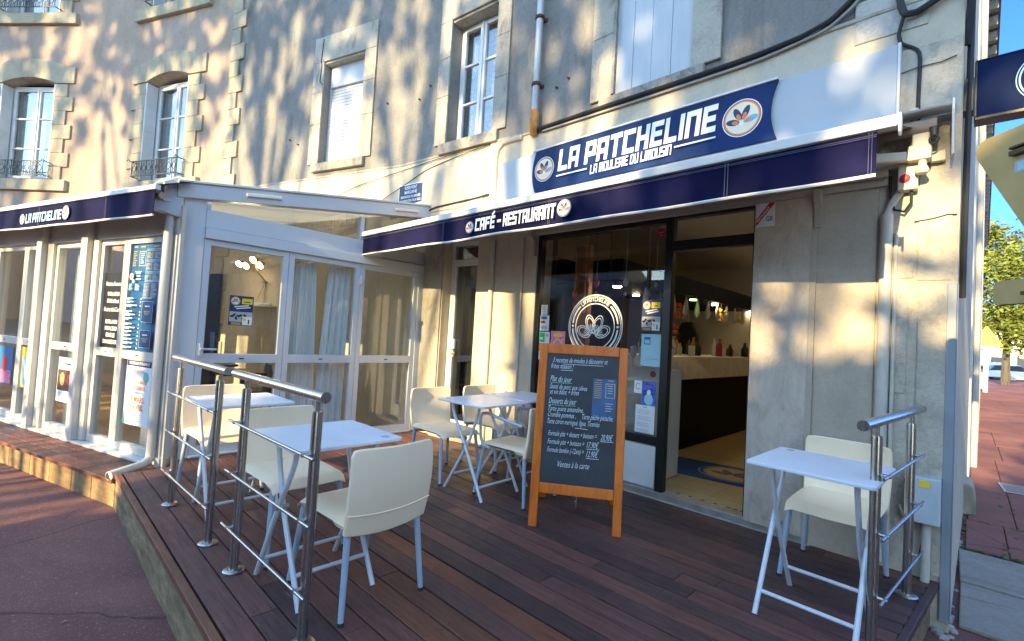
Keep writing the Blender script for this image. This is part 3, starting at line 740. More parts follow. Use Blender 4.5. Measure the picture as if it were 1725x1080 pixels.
pp = MB(FR['B']); pp.box(-1.42, -.035, .27, -1.10, -.013, 2.62); pp.build('door_pier', 'stone_grey', bl, bevel=.006)

# room inside the shop
rmx = MB()
rmx.quad((-5.2, .3, .31), (-.3, .3, .31), (-.3, 6.0, .31), (-5.2, 6.0, .31), 'floor_tiles')
rmx.quad((-3.3, -.0, .3095), (-.8, -.0, .3095), (-.8, .3, .3095), (-3.3, .3, .3095), 'floor_tiles')
rmx.build('room_floor', 'floor_tiles', bl)
rmx = MB()
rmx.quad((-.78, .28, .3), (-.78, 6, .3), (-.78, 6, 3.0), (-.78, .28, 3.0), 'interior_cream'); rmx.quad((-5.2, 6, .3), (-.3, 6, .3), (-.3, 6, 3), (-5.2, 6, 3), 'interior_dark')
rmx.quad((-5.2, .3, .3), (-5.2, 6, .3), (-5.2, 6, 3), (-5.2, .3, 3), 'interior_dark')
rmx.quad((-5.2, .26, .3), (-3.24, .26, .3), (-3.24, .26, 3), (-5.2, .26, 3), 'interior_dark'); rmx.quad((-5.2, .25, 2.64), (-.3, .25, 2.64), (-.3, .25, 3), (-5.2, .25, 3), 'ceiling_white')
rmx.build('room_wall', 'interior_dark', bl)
rmx = MB(); rmx.quad((-5.2, .2, 2.95), (-.3, .2, 2.95), (-.3, 6, 2.95), (-5.2, 6, 2.95)); rmx.build('room_ceiling', 'ceiling_white', bl)
rmx = MB(); rmx.box(-3.6, .55, 2.18, -2.60, 5.98, 2.40); rmx.build('bar_soffit', 'soffit_navy', bl, bevel=.004)

# ------------------------------------------------------------------ the pink building
pk = thing('pink_building', 'pink rendered building with pale stone quoins and arched windows, left of the grey one', 'building', (-12, -2.2, 0))
W1 = (-2.19, -1.00, 4.06, 6.10); W1E = (-2.19, -.94, 4.16, 6.26)
W1U = (-2.20, -1.00, 7.46, 9.3); W1EU = (-2.25, -1.00, 7.62, 9.4)
pw = MB(FR['D']); holes(pw, -3.658, 0, 0, ZT, [W1, W1U], 0, .28)
pw.M = FR['E']; holes(pw, -5.2, 0, 0, ZT, [W1E, W1EU], 0, .28)
pw.build('wall', 'render_pink', pk)
rf = MB(FR['D']); rf.box(-3.66, -.3, ZT + .012, 0, 6, ZT + .2); rf.build('roof', 'tile_roof', pk)
qn = MB(FR['C']); z = .0; k = 0
while z < ZT:
    w_ = -3.64 if k % 2 else -3.77
    qn.box(-4.012, -.034, z + .003, w_, -.0125 if z < ZC else -.001, z + .286); z += .289; k += 1
qn.build('quoin', 'stone_pale', pk, bevel=.006)
def pink_window(M, op, low, upper=False):
    a, b, c, d = op; mb = MB(M)
    z = c - .02; k = 0
    while z < d - .25:
        e = .40 if k % 2 else .26
        z1 = min(z + .289, d - .12)
        mb.box(a - e, -.032, z + .003, a, 0, z1); mb.box(b, -.032, z + .003, b + e, 0, z1); z = z1; k += 1
    # arched head
    n = 12; P = []
    for i in range(n + 1):
        t = i / n; x = a + (b - a) * t; P.append((x, d - .10 + .12 * (1 - (2 * t - 1) ** 2)))
    top = [(b + .40, d - .10), (b + .40, d + .24), (b + .22, d + .25)] + [(a - .22 + (b - a + .44) * (1 - i / n), d + .25 + .16 * (1 - (2 * i / n - 1) ** 2)) for i in range(1, n)] + [(a - .22, d + .25), (a - .40, d + .24), (a - .40, d - .10)]
    mb.prism(P + top, (0, -.036, 0), (1, 0, 0), (0, 0, 1), (0, 1, 0), .036)
    mb.prism([(a, d + .03)] + P + [(b, d + .03)], (0, .001, 0), (1, 0, 0), (0, 0, 1), (0, 1, 0), .26)
    s = mb.build('window_surround', 'stone_pale', pk, bevel=.006)
    sl = MB(M); sl.box(a - .42, -.075, c - .23, b + .42, .25, c - .004); sl.build('sill', 'stone_pale', s, bevel=.012)
    f = french_window(M, (a + .01, b - .01, c + .02, d - .07), .20, pk, fw=.06)
    for sx, e, dr in ((-1, a, 1), (1, b, -1)):
        st = MB(M); x0 = e + dr * .008
        st.box(x0, -.03, c + .03, x0 + dr * .03, .18, d - .12); st.box(x0 + dr * .031, -.02, c + .1, x0 + dr * .036, .17, c + .9); st.box(x0 + dr * .031, -.02, c + 1.0, x0 + dr * .036, .17, d - .2)
        st.build('shutter', 'shutter_grey', f, bevel=.003)
    ir = MB(M); y = -.15
    for z in (c + .06, c + .34):
        ir.box(a - .03, y - .008, z - .009, b + .03, y + .008, z + .009)
        for x in (a - .03, b + .03): ir.box(x - .009, y, z - .007, x + .009, 0, z + .007)
    nb = 9; wd = (b - a + .02) / nb
    for i in range(nb + 1): ir.box(a - .01 + i * wd - .006, y - .005, c + .069, a - .01 + i * wd + .006, y + .005, c + .331)
    for i in range(nb):
        cx = a - .01 + (i + .5) * wd; cz = c + .2
        ir.tube([(cx + .045 * math.cos(t), y, cz + .06 * math.sin(t)) for t in [k * math.pi / 6 for k in range(13)]], .006, 5)
        for q in (-1, 1): ir.tube([(cx + .03 * math.cos(t), y, cz + q * .095 + .025 * math.sin(t)) for t in [k * math.pi / 5 for k in range(11)]], .005, 5)
    for x in (a - .05, b + .05): ir.tube([(x, y, c + .34), (x - .0, y - .05, c + .37), (x, y - .07, c + .33)], .007, 5)
    ir.build('balcony_rail', 'iron_black', f)
pink_window(FR['D'], W1, 0); pink_window(FR['E'], W1E, 0); pink_window(FR['D'], W1U, 0); pink_window(FR['E'], W1EU, 0)
# ------------------------------------------------------------------ glass veranda
vr = thing('glass_veranda', 'white framed glass veranda standing against the building left of the cafe awning', 'veranda', (-6.5, -2.2, 0))
PW = 'pvc_front'
f = MB(FV)
def post(x0, x1, z0=.223, z1=2.50, y0=-.02, y1=.10): f.box(x0, y0, z0, x1, y1, z1)
post(-.165, -.0, .223, 2.50, -.035, .12)
f.box(-.232, -.025, .223, -.17, .10, 2.50)
for a, b in ((-1.56, -1.34), (-2.545, -2.29), (-4.0, -3.80), (-5.2, -5.05)):
    f.box(a, -.0835, .247, a + .12, .10, 2.50); f.box(a + .122, -.03, .247, b, .09, 2.50)
f.box(-5.05, -.03, 2.26, -.232, .08, 2.50)
f.box(-5.2, -.085, .223, -.10, .08, .246)
f.build('frame', PW, vr, bevel=.006)
def leafs(M, parent, rng, y, mat, z0=.248, z1=2.258, mid=(1.105, 1.185), sw=.055, br=.07, name='door_leaf'):
    out = []
    for a, b in rng:
        q = MB(M)
        q.box(a, y, z0, a + sw, y + .06, z1); q.box(b - sw, y, z0, b, y + .06, z1)
        q.box(a + sw, y, z0, b - sw, y + .06, z0 + br); q.box(a + sw, y, z1 - sw, b - sw, y + .06, z1); q.box(a + sw, y, mid[0], b - sw, y + .06, mid[1])
        q.box(a + (b - a) * .5 - .022, y - .003, mid[0] + .035, a + (b - a) * .5 + .022, y - .0002, mid[0] + .047, 'rubber')
        o = q.build(name, mat, parent, bevel=.004)
        gq = MB(M); gq.box(a + sw - .004, y + .027, z0 + br - .004, b - sw + .004, y + .033, mid[0] + .004); gq.box(a + sw - .004, y + .027, mid[1] - .004, b - sw + .004, y + .033, z1 - sw + .004)
        gq.build('pane', 'glass', o); out.append(o)
    return out
leafs(FV, vr, [(-.862, -.235), (-1.338, -.866), (-2.288, -1.562), (-3.015, -2.548), (-3.798, -3.02), (-5.05, -4.0)], .0, PW)
# side wall: wide corner panel, three leaves, beam, sloping roof edge
sw = MB(FS)
sw.box(-2.80, -.0, .262, -2.62, .09, 2.66); sw.box(-.30 + .035, 0, .262, -.17, .09, 2.26)
sw.box(-2.62, -.025, 2.262, -.17, .09, 2.36)
sw.box(-2.62, -.005, 2.363, -.17, .08, 2.53)
sw.box(-2.62, -.02, .262, -.265, .085, .285)
sw.box(-1.10, .0, 2.533, -1.055, .08, 2.80); sw.box(-2.62, .0, 2.533, -2.585, .08, 2.58)
sw.build('side_frame', 'pvc_white', vr, bevel=.006)
sl = leafs(FS, vr, [(-2.617, -1.862), (-1.858, -1.062), (-1.058, -.268)], .008, 'pvc_white', z0=.287, z1=2.260, mid=(1.12, 1.205))
hd = MB(FS); hd.box(-2.60, -.03, 1.19, -2.575, .008, 1.30, 'pvc_white'); hd.tube([(-2.588, -.03, 1.25), (-2.588, -.055, 1.25), (-2.47, -.055, 1.25)], .009, 8, 'pvc_white'); hd.build('handle', 'pvc_white', sl[0], smooth=True)
hg = MB(FS); hg.box(-1.075, -.02, 2.02, -1.045, .007, 2.12); hg.build('hinge', 'paint_white', sl[1], bevel=.003)
# gable glass with beam slope
def zr(y): return 2.585 + (y + 2.80) * .148
gg = MB(FS); gg.prism([(-2.58, 2.534), (-1.10, 2.534), (-1.10, zr(-1.10) + .01), (-2.58, zr(-2.58) + .01)], (0, .035, 0), (1, 0, 0), (0, 0, 1), (0, 1, 0), .006)
gg.prism([(-1.055, 2.534), (-.25, 2.534), (-.25, zr(-.25) + .01), (-1.055, zr(-1.055) + .01)], (0, .035, 0), (1, 0, 0), (0, 0, 1), (0, 1, 0), .006)
gg.build('gable_pane', 'glass', vr)
rf = MB(FS)
rf.prism([(-2.86, zr(-2.86) - .0), (-.17, zr(-.17)), (-.17, zr(-.17) + .15), (-2.86, zr(-2.86) + .13)], (0, -.045, 0), (1, 0, 0), (0, 0, 1), (0, 1, 0), .12)
rf.prism([(-2.86, zr(-2.86) + .131), (-.17, zr(-.17) + .151), (-.17, zr(-.17) + .175), (-2.86, zr(-2.86) + .155)], (0, -.065, 0), (1, 0, 0), (0, 0, 1), (0, 1, 0), .16)
for yy in (-2.32, -.70): rf.bar((yy, -.06, zr(yy) + .072), (yy + .32, -.06, zr(yy + .32) + .072), .028, .032, mat='paint_white')
rf.build('roof_edge', 'pvc_white', vr, bevel=.006)
cp = MB(FS); cp.prism([(-3.02, 2.44), (-2.805, 2.40), (-2.805, 2.72), (-2.90, 2.73), (-3.02, 2.66)], (0, -.03, 0), (1, 0, 0), (0, 0, 1), (0, 1, 0), .10); cp.build('corner_cap', 'pvc_white', vr, bevel=.008)
# roof sheet
MV = FV
def vpt(x, y, z): return tuple(MV @ Vector((x, y, z)))
rs = MB()
A0 = Vector((-5.09, -2.86, 2.70)); A1 = Vector((-5.09, -.19, 3.09)); B0 = MV @ Vector((-5.2, -.02, 2.70)); B1 = FR['D'] @ Vector((-.9, -.02, 3.09)); M1 = FR['C'] @ Vector((0, -.02, 3.09)); M2 = FR['C'] @ Vector((-4.0, -.04, 3.09))
for dz in (0, .03):
    for a_, b_, c_ in ((A0, A1, M1), (A0, M1, M2), (A0, M2, B0), (B0, M2, B1)): rs.add([a_ + Vector((0, 0, dz)), b_ + Vector((0, 0, dz)), c_ + Vector((0, 0, dz))], ((0, 1, 2),))
rs.build('roof_sheet', 'polycarbonate', vr)
gt = MB(FV); gt.box(-5.2, -.16, 2.52, -.0, -.04, 2.545); gt.box(-5.2, -.165, 2.52, .0, -.155, 2.68); gt.box(-5.2, -.04, 2.52, .0, -.03, 2.70); gt.build('gutter', 'pvc_white', vr, bevel=.003)
# rain pipe on the front corner with an outlet over the deck
pp = MB(FV); pp.tube([(-.06, -.07, 2.52), (-.06, -.07, .36), (-.055, -.08, .29), (.0, -.16, .265), (.06, -.42, .245)], .036, 14)
o = pp.build('rain_pipe', 'pvc_front', vr, smooth=True)
q = MB(FV); q.tube([(.06, -.42, .245), (.0601, -.4203, .24499)], .030, 12, 'rubber'); q.box(-.02, -.06, .19, .05, .02, .30); q.box(.06, -.05, .19, .085, -.02, 2.5)
q.build('pipe_shoe', 'pvc_front', o, bevel=.004)
vf = MB(FV); vf.box(-5.2, .08, .15, .0, 3.2, .215); vf.build('veranda_floor', 'floor_tiles', vr)
vw = MB(FV); vw.box(-5.25, .1, .2, -5.21, 3.2, 2.6); vw.build('end_wall', 'interior_cream', vr)
# drapes
def drape(M, a, b, y, z0, z1, parent, sway=0.03, n=36):
    q = MB(M)
    for i in range(n):
        t0, t1 = i / n, (i + 1) / n
        for k in range(6):
            za, zb = z0 + (z1 - z0) * k / 6, z0 + (z1 - z0) * (k + 1) / 6
            def P(t, zz):
                h = (zz - z0) / (z1 - z0); x = a + (b - a) * t; x = x + (0.5 - t) * (b - a) * .25 * h
                return (x + sway * (1 - h), y + .022 * math.sin(t * 24 + h * .6) + .012 * math.sin(t * 51), zz)
            q.quad(P(t0, za), P(t1, za), P(t1, zb), P(t0, zb))
    return q.build('drape', 'curtain', parent, smooth=True)
dr = [drape(FS, -1.80, -1.47, .16, .3, 2.2, vr), drape(FS, -1.40, -1.06, .17, .3, 2.2, vr, -.05),
      drape(FV, -.80, -.40, .19, .25, 2.2, vr), drape(FV, -2.05, -1.50, .16, .25, 2.2, vr), drape(FV, -2.30, -2.06, .18, .25, 2.2, vr, .01), drape(FV, -3.46, -3.0, .2, .25, 2.2, vr), drape(FV, -2.95, -2.55, .2, .25, 2.2, vr), drape(FV, -4.8, -4.2, .2, .25, 2.2, vr)]

# inside the veranda: spotlight bracket, shelf, dark cafe chairs and tables
lp = thing('spotlight_cluster', 'brass bracket of four lit spots on the veranda back wall', 'lamp', (-8.17, -1.03, 2.4))
Mw = FR['C']
q = MB(Mw); q.tube([(-2.62, -.02, 2.17), (-2.62, -.16, 2.30), (-2.66, -.2, 2.42)], .012, 8); q.tube([(-2.95, -.2, 2.44), (-2.40, -.2, 2.46)], .010, 8); q.lathe([(.05, 0), (.05, .02)], tuple(Vector((-2.62, -.03, 2.15))), 12)
o = q.build('bracket', 'lamp_brass', lp, smooth=True)
for x, z in ((-2.97, 2.43), (-2.80, 2.40), (-2.63, 2.49), (-2.46, 2.40)):
    q = MB(Mw); q.tube([(x, -.19, z + .04), (x - .0, -.25, z), ], [.03, .062], 14, caps=True); q.build('spot_shade', 'lamp_brass', lp, smooth=True)
    q = MB(Mw); q.tube([(x, -.252, z - .002), (x, -.262, z - .010)], .052, 14); q.build('bulb', 'bulb', lp, smooth=True)
sf = thing('wall_shelf', 'small white shelf of shells and jars under the veranda spotlight', 'shelf', (-8.15, -1.05, 1.77))
q = MB(Mw); q.box(-2.88, -.2, 1.765, -2.32, -.013, 1.785); q.build('board', 'paint_white', sf)
q = MB(Mw)
for i in range(9): q.lathe([(.02, 0), (.028, .02), (.016, .045)], (-2.84 + i * .06, -.1, 1.786), 8)
q.build('jar', 'glass_item', sf, smooth=True)
q = MB(Mw); q.tube([(-2.62, -.03, 1.785), (-2.60, -.03, 2.16)], .006, 6); q.tube([(-2.75, -.1, 1.785), (-2.64, -.03, 2.12)], .004, 6); q.tube([(-2.45, -.1, 1.785), (-2.59, -.03, 2.1)], .004, 6); q.build('cord', 'lamp_brass', sf)
dd = MB(Mw); dd.box(-4.0, -.10, .3, -3.72, -.04, 2.3); tag(dd.build('inner_door', 'sign_navy'), 'dark blue panel at the far end of the veranda interior', 'panel')
def cafe_chair():
    t = thing('dark_chair', '', 'chair')
    q = MB(); q.box(-.2, -.2, .42, .2, .2, .45); q.build('seat', 'furniture_dark', t, bevel=.02)
    q = MB(); q.prism([(-.2, .46), (.2, .46), (.19, .78), (.12, .84), (-.12, .84), (-.19, .78)], (-.21, 0, 0), (0, 1, 0), (0, 0, 1), (1, 0, 0), .03); q.build('backrest', 'furniture_dark', t, bevel=.01)
    for sx in (-1, 1):
        for sy in (-1, 1):
            q = MB(); q.tube([(sx * .17, sy * .17, .42), (sx * .2, sy * .19, 0)], .013, 8); q.build('leg', 'furniture_dark', t)
    return t
c0 = cafe_chair(); used = False
CH = [(-5.75, -2.20, 100, 'dark chair just behind the first side glass of the veranda, nearest the corner post'), (-5.72, -1.55, 80, 'dark chair behind the veranda side glass, beside the pale drapes'),
      (-6.5, -1.5, 250, 'dark chair deep in the veranda, under the wall shelf'), (-6.95, -2.35, 20, 'dark chair inside the veranda behind the opening hours glass'), (-7.6, -2.3, 200, 'dark chair inside the veranda behind the framed concert poster leaf')]
for i, (x, y, a, lb) in enumerate(CH):
    c = c0 if i == 0 else copy_tree(c0); c.location = (x, y, .215); c.rotation_euler = (0, 0, R_(a)); c['label'] = lb; c['group'] = 'dark chairs inside the veranda'
t0 = thing('dark_table', 'dark cafe table inside the veranda between the dark chairs', 'table', (0, 0, 0))
q = MB(); q.box(-.3, -.3, .70, .3, .3, .73); q.build('tabletop', 'furniture_dark', t0, bevel=.008)
q = MB(); q.lathe([(.2, 0), (.2, .015), (.03, .03), (.025, .70)], (0, 0, 0), 14); q.build('pedestal', 'furniture_dark', t0)
t0.location = (-6.1, -1.9, .215); t0['label'] = 'dark table behind the first side glass of the veranda, by the corner'; t0['group'] = 'tables inside the veranda'
t1 = copy_tree(t0); t1.location = (-7.25, -2.0, .215); t1['label'] = 'dark table deeper in the veranda behind the menu covered front'

# ------------------------------------------------------------------ prints on the veranda glass
def sheet(name, label, cat, M, x0, z0, x1, z1, mat, d=.0, t=.003, group=None):
    """a flat thing stuck on a surface: returns the print layer; finish with done()"""
    p = Print(M, d + t); p.k = 0
    p.box(x0, -d - t, z0, x1, -d, z1, mat); p.meta = (name, label, cat, group, mat); return p
def done(p): n, l, c, g_, m_ = p.meta; return tag(p.build(n, m_), l, c, g_)
random.seed(31)
mn = sheet('menu_board', 'tall blue printed menu covering the upper glass of the veranda corner leaf', 'menu', FV, -.806, 1.186, -.292, 2.203, 'menu_blue', -.026, .004)
X, Z = -.806, 1.186; W_, H_ = .514, 1.017
def mm(a, b): return X + a * W_, Z + b * H_
def bars(p, x, z, w, n, dz, h, mat, var=.5, z_k=1):
    for i in range(n): p.rect(x, z - i * dz - h, x + w * (1 - var * random.random()), z - i * dz, mat)
x, z = mm(.30, .955)
for (a, b, c, d) in ((.24, .79, .46, .93),):
    x0, z0 = mm(a, b); x1, z1 = mm(c, d)
    mn.rect(x0, z0, x1, z1, 'ink_gold'); mn.rect(x0 + .008, z0 + .008, x1 - .008, z1 - .008, 'menu_blue'); bars(mn, x0 + .025, z1 - .02, .06, 6, .018, .007, 'ink_lightblue')
for a, b, w in ((.06, .965, .12), (.27, .965, .16), (.7, .965, .18)): x, z = mm(a, b); mn.rect(x, z, x + w * W_, z + .012, 'ink_gold')
x, z = mm(.05, .93); bars(mn, x, z, .075, 9, .017, .006, 'ink_gold')
for b in (.93, .83, .72, .64):
    x, z = mm(.50, b); mn.rect(x, z, x + .46 * W_, z + .016, 'ink_lightblue'); mn.rect(x + .004, z + .004, x + .46 * W_ - .004, z + .012, 'menu_blue')
for b, n in ((.915, 5), (.815, 6), (.705, 4), (.625, 11)):
    for a in (.52, .77): x, z = mm(a, b); bars(mn, x, z, .10, n, .0125, .006, 'ink_grey', .45)
    x, z = mm(.68, b); bars(mn, x, z, .02, n, .0125, .006, 'ink_gold', .2)
x, z = mm(.12, .69); emblem(mn, x, z, .035, False); x, z = mm(.2, .645); mn.ell(x, z, .018, .02, 'ink_grey')
for a, b, w in ((.25, .73, .2), (.28, .715, .14), (.30, .69, .12), (.28, .66, .16)): x, z = mm(a, b); mn.rect(x, z, x + w * W_, z + .007, 'ink_white')
for a in (.07, .28): x, z = mm(a, .62); bars(mn, x, z, .08, 6, .011, .005, 'ink_lightblue')
for b in (.48, .45, .415, .36, .33, .295, .245, .21, .175, .14, .105, .07, .03):
    x, z = mm(.06, b); w = random.uniform(.1, .19); mn.rect(x, z, x + w, z + .009, 'ink_white'); mn.rect(x, z - .010, x + w * .5, z - .004, 'ink_lightblue'); x, z = mm(.52, b); mn.ell(x, z, .008, .008, 'ink_cream', n=10)
for z0, z1 in ((.27, .46), (.04, .20)):
    x0, za = mm(.60, z0); x1, zb = mm(.95, z1); mn.rect(x0, za, x1, zb, 'ink_grey'); mn.rect(x0 + .006, za + .006, x1 - .006, zb - .006, 'sign_navy'); mn.rect(x0 + .012, za + .012, x1 - .012, zb - .012, 'menu_blue')
    mn.text('café', (x0 + x1) / 2, zb - .05, .03, 'ink_white', align='CENTER') if False else mn.rect(x0 + .05, zb - .05, x1 - .05, zb - .04, 'ink_white')
    for q_ in range(3): mn.rect(x0 + .04 + q_ * .01, (za + zb) / 2 - .015 * q_, x1 - .04 - q_ * .01, (za + zb) / 2 - .015 * q_ + .009, 'ink_gold')
x, z = mm(.6, .485); mn.rect(x, z, x + .16, z + .014, 'ink_grey')
done(mn)
hr = Print(FV, -.026); hr.rect(-1.282, 1.192, -.922, 1.93, 'frame_black')
hr.text('Horaires d’ouverture', -1.10, 1.80, .062, 'ink_white', width=.31, shear=.25, bold=.012, align='CENTER')
for i, s in enumerate(('9H00 à 15H30', '17H15 à Minuit')): hr.text(s, -1.10, 1.70 - i * .07, .055, 'ink_white', width=.22, bold=.02, align='CENTER')
hr.text('Horaires de la Cuisine', -1.10, 1.545, .062, 'ink_white', width=.31, shear=.25, bold=.012, align='CENTER')
for i, s in enumerate(('12H00 à 14H00', '19H00 à 22H00', 'FERMÉ LES', 'DIMANCHES SOIR')): hr.text(s, -1.10, 1.425 - i * .066, .055, 'ink_white', width=(.22, .22, .16, .26)[i], bold=.02, align='CENTER')
tag(hr.build('opening_hours', 'frame_black'), 'black opening hours lettering on the veranda leaf left of the blue menu', 'lettering')
ps = sheet('event_poster', 'white event poster with red dates, curling under the blue menu', 'poster', FV, -.735, .50, -.312, 1.105, 'paper', -.020, .003)
ps.rect(-.73, 1.045, -.318, 1.098, 'ink_navy'); ps.text('PROCHAIN ÉVÉNEMENT', -.52, 1.06, .04, 'ink_white', width=.34, bold=.01, align='CENTER')
ps.text('EXPOSITION', -.53, .985, .04, 'ink_orange', width=.2, align='CENTER'); ps.ell(-.40, .95, .045, .05, 'ink_teal')
ps.text('TOUTES LES MAINS', -.54, .885, .05, 'ink_orange', width=.32, bold=.01, align='CENTER'); ps.text('LES POSSIBLES', -.54, .83, .05, 'ink_orange', width=.28, bold=.01, align='CENTER'); ps.rect(-.66, .80, -.42, .806, 'ink_teal')
ps.text('29 MARS', -.53, .715, .075, 'ink_orange', width=.25, bold=.015, align='CENTER'); ps.text('12 AVRIL', -.53, .645, .075, 'ink_orange', width=.25, bold=.015, align='CENTER')
for i in range(4): ps.rect(-.62, .60 - i * .02, -.44, .607 - i * .02, 'ink_teal')
ps.poly([(-.733, .502), (-.70, .502), (-.733, .62)], 'ink_teal'); done(ps)
ps = sheet('concert_poster', 'dark photo poster in white borders on the second veranda leaf', 'poster', FV, -2.08, .56, -1.735, 1.03, 'paper', -.022, .003)
ps.rect(-2.07, .68, -1.745, .90, 'photo_dark'); ps.ell(-1.97, .80, .05, .07, 'ink_gold'); ps.ell(-1.83, .80, .04, .06, 'ink_burgundy'); ps.rect(-1.95, .955, -1.78, .972, 'ink_black')
for i in range(3): ps.rect(-2.03, .65 - i * .02, -1.85, .656 - i * .02, 'ink_grey')
done(ps)
ps = sheet('yellow_poster', 'yellow and blue poster low on the veranda glass near the left edge', 'poster', FV, -2.955, .62, -2.66, 1.08, 'ink_yellow', -.022, .003)
ps.rect(-2.94, .66, -2.68, .97, 'ink_lightblue'); ps.ell(-2.80, .80, .08, .12, 'ink_white'); ps.rect(-2.92, .62 + .01, -2.70, .65, 'paper'); done(ps)
ps = sheet('pink_poster', 'blue and pink poster at the far left low veranda glass', 'poster', FV, -3.62, .62, -3.2, 1.06, 'ink_blue', -.022, .003)
ps.rect(-3.6, .63, -3.22, .78, 'ink_pink'); ps.ell(-3.4, .86, .07, .10, 'ink_red'); done(ps)
def mussel_poster(name, label, M, x0, z0, x1, z1, d):
    p = sheet(name, label, 'poster', M, x0, z0, x1, z1, 'ink_navy', d, .003); w_, h_ = x1 - x0, z1 - z0
    q = lambda a, b: (x0 + a * w_, z0 + b * h_)
    emblem(p, *q(.24, .82), .19 * w_); a = q(.50, .73); b = q(.95, .92); p.rect(*a, *b, 'ink_yellow'); p.rect(a[0] + .02, a[1] + .015, b[0] - .02, a[1] + .024, 'ink_black')
    for i in range(2): a = q(.2 + .08 * i, .62 - i * .06); p.line(*a, a[0] + .6 * w_, a[1] + .02, .010, 'ink_white')
    a = q(.02, .12); b = q(.98, .46); p.rect(*a, *b, 'ink_grey')
    for k in range(7): c = q(.12 + .09 * k, .30 + .06 * math.sin(k * 2.2)); p.ell(*c, .085 * w_, .05 * w_, 'ink_black', k * .9, 14)
    a = q(.56, .02); b = q(.97, .30); p.rect(*a, *b, 'paper'); p.ell(*q(.66, .2), .07 * w_, .08 * w_, 'ink_yellow', n=12); a = q(.8, .06); p.rect(*a, a[0] + .03 * w_ * 2, a[1] + .15 * h_, 'ink_black'); a = q(.1, .02); b = q(.5, .1); p.rect(*a, *b, 'ink_gold')
    return done(p)
mussel_poster('mussel_poster', 'navy mussel poster stuck inside the first side glass of the veranda', FS, -2.37, 1.48, -2.16, 1.765, -.033)
# street name plate
sp = sheet('street_plate', 'blue enamel street name plate on the pale wall above the veranda roof', 'street sign', FR['B'], -2.025, 3.195, -1.54, 3.475, 'ink_white', .0245, .008)
sp.rect(-2.013, 3.207, -1.552, 3.463, 'ink_navy')
for s, z, w_ in (('ROND-POINT', 3.405, .24), ('MARGAINE', 3.345, .24), ('BIENFAITEUR DE LIMOGES', 3.29, .38), ('CONSERVATEUR DE LA VILLE', 3.235, .40)): sp.text(s, -1.782, z, .062 if w_ < .3 else .045, 'ink_white', width=w_, bold=.02, align='CENTER')
done(sp)

# ------------------------------------------------------------------ veranda awning
def valance(M, x0, x1, z0, z1, y, mat_seams=(), wav=.006, n=40, name='valance', parent=None):
    q = MB(M)
    def P(i, k, s): t = i / n; h = k / 4; return (x0 + (x1 - x0) * t, y + s + wav * (1 - h) * math.sin(t * 23 + math.sin(t * 9)) , z0 + (z1 - z0) * h + (1 - h) * .004 * math.sin(t * 31))
    for i in range(n):
        for k in range(4):
            q.quad(P(i, k, 0), P(i + 1, k, 0), P(i + 1, k + 1, 0), P(i, k + 1, 0)); q.quad(P(i, k, .004), P(i, k + 1, .004), P(i + 1, k + 1, .004), P(i + 1, k, .004))
    o = q.build(name, 'navy_fabric', parent, smooth=True)
    h = MB(M)
    h.tube([(P(i, 0, .002)[0], P(i, 0, .002)[1], P(i, 0, .002)[2]) for i in range(n + 1)], .009, 6); h.build('hem', 'white_fabric', o, smooth=True)
    if mat_seams:
        s_ = MB(M)
        for x in mat_seams:
            for dx in (0, .016): s_.box(x + dx, y - wav - .0025, z0 + .01, x + dx + .004, y - wav - .0015, z1)
        s_.build('seam', 'navy_seam', o)
    return o
va = thing('veranda_awning', 'navy awning valance lettered with the cafe name along the veranda front', 'awning', tuple(FV @ Vector((-2, -.3, 2.4))))
vo = valance(FV, -5.2, .14, 2.352, 2.56, -.30, (-.62, -1.9, -3.2), parent=va)
q = MB(FV); q.box(-5.2, -.315, 2.56, .16, -.27, 2.60); q.build('front_bar', 'paint_white', va, bevel=.005)
q = MB(FV); q.prism([(-.29, 2.600), (-.0, 2.72), (-.0, 2.725), (-.29, 2.606)], (-5.2, 0, 0), (0, 1, 0), (0, 0, 1), (1, 0, 0), 5.32); q.build('canopy', 'navy_fabric', va)
q = MB(FV)
q.tube([(-5.2, -.19, 2.55), (.03, -.19, 2.55)], .03, 10); q.build('roller', 'zinc', va, smooth=True)
p = Print(FV, .309); emblem(p, -2.255, 2.445, .055, 2); p.block('LA PATCHELINE', -2.17, 2.397, .095, .78, 'ink_lightblue', .10, 1.4); emblem(p, -1.305, 2.455, .068, 2); p.build('lettering', 'ink_white', va)

# ------------------------------------------------------------------ the sign over the shop
sp = thing('fascia_panel', 'blank white sign panel behind the blue cafe name board', 'sign panel', (-2.1, -.06, 3.2))
q = MB(FR['A']); q.box(-3.85, -.075, 2.98, -.30, -.0275, 3.475); q.build('panel', 'white_panel', sp, bevel=.004)
q = MB(FR['A']); q.box(-.2995, -.078, 2.98, -.285, -.0275, 3.485); q.build('edge_trim', 'paint_white', sp, bevel=.002)
ns = thing('name_board', 'blue cafe name board with white lettering and round mussel emblems above the awning', 'sign', (-2.1, -.1, 3.3))
q = MB(FR['A']); XA, XB, ZA, ZB = -3.30, -.965, 3.045, 3.47
pl = [(XA + .02 - .045 * (1 - (2 * t - 1) ** 2) * -1 - .05, ZA + (ZB - ZA) * t) for t in [i / 10 for i in range(11)]]
pl = [(XA + .045 * (2 * i / 10 - 1) ** 2 - .0, ZA + (ZB - ZA) * i / 10) for i in range(11)]
prr = [(XB - .045 * (1 - (2 * i / 10 - 1) ** 2) - .0, ZB - (ZB - ZA) * i / 10) for i in range(11)]
q.prism(pl + prr, (0, -.098, 0), (1, 0, 0), (0, 0, 1), (0, 1, 0), .02); q.build('board', 'sign_blue', ns)
q = MB(FR['A']); q.box(XA, -.11, ZB + .003, XB, -.0755, ZB + .018); q.build('top_rail', 'paint_white', ns, bevel=.003)
p = Print(FR['A'], .098)
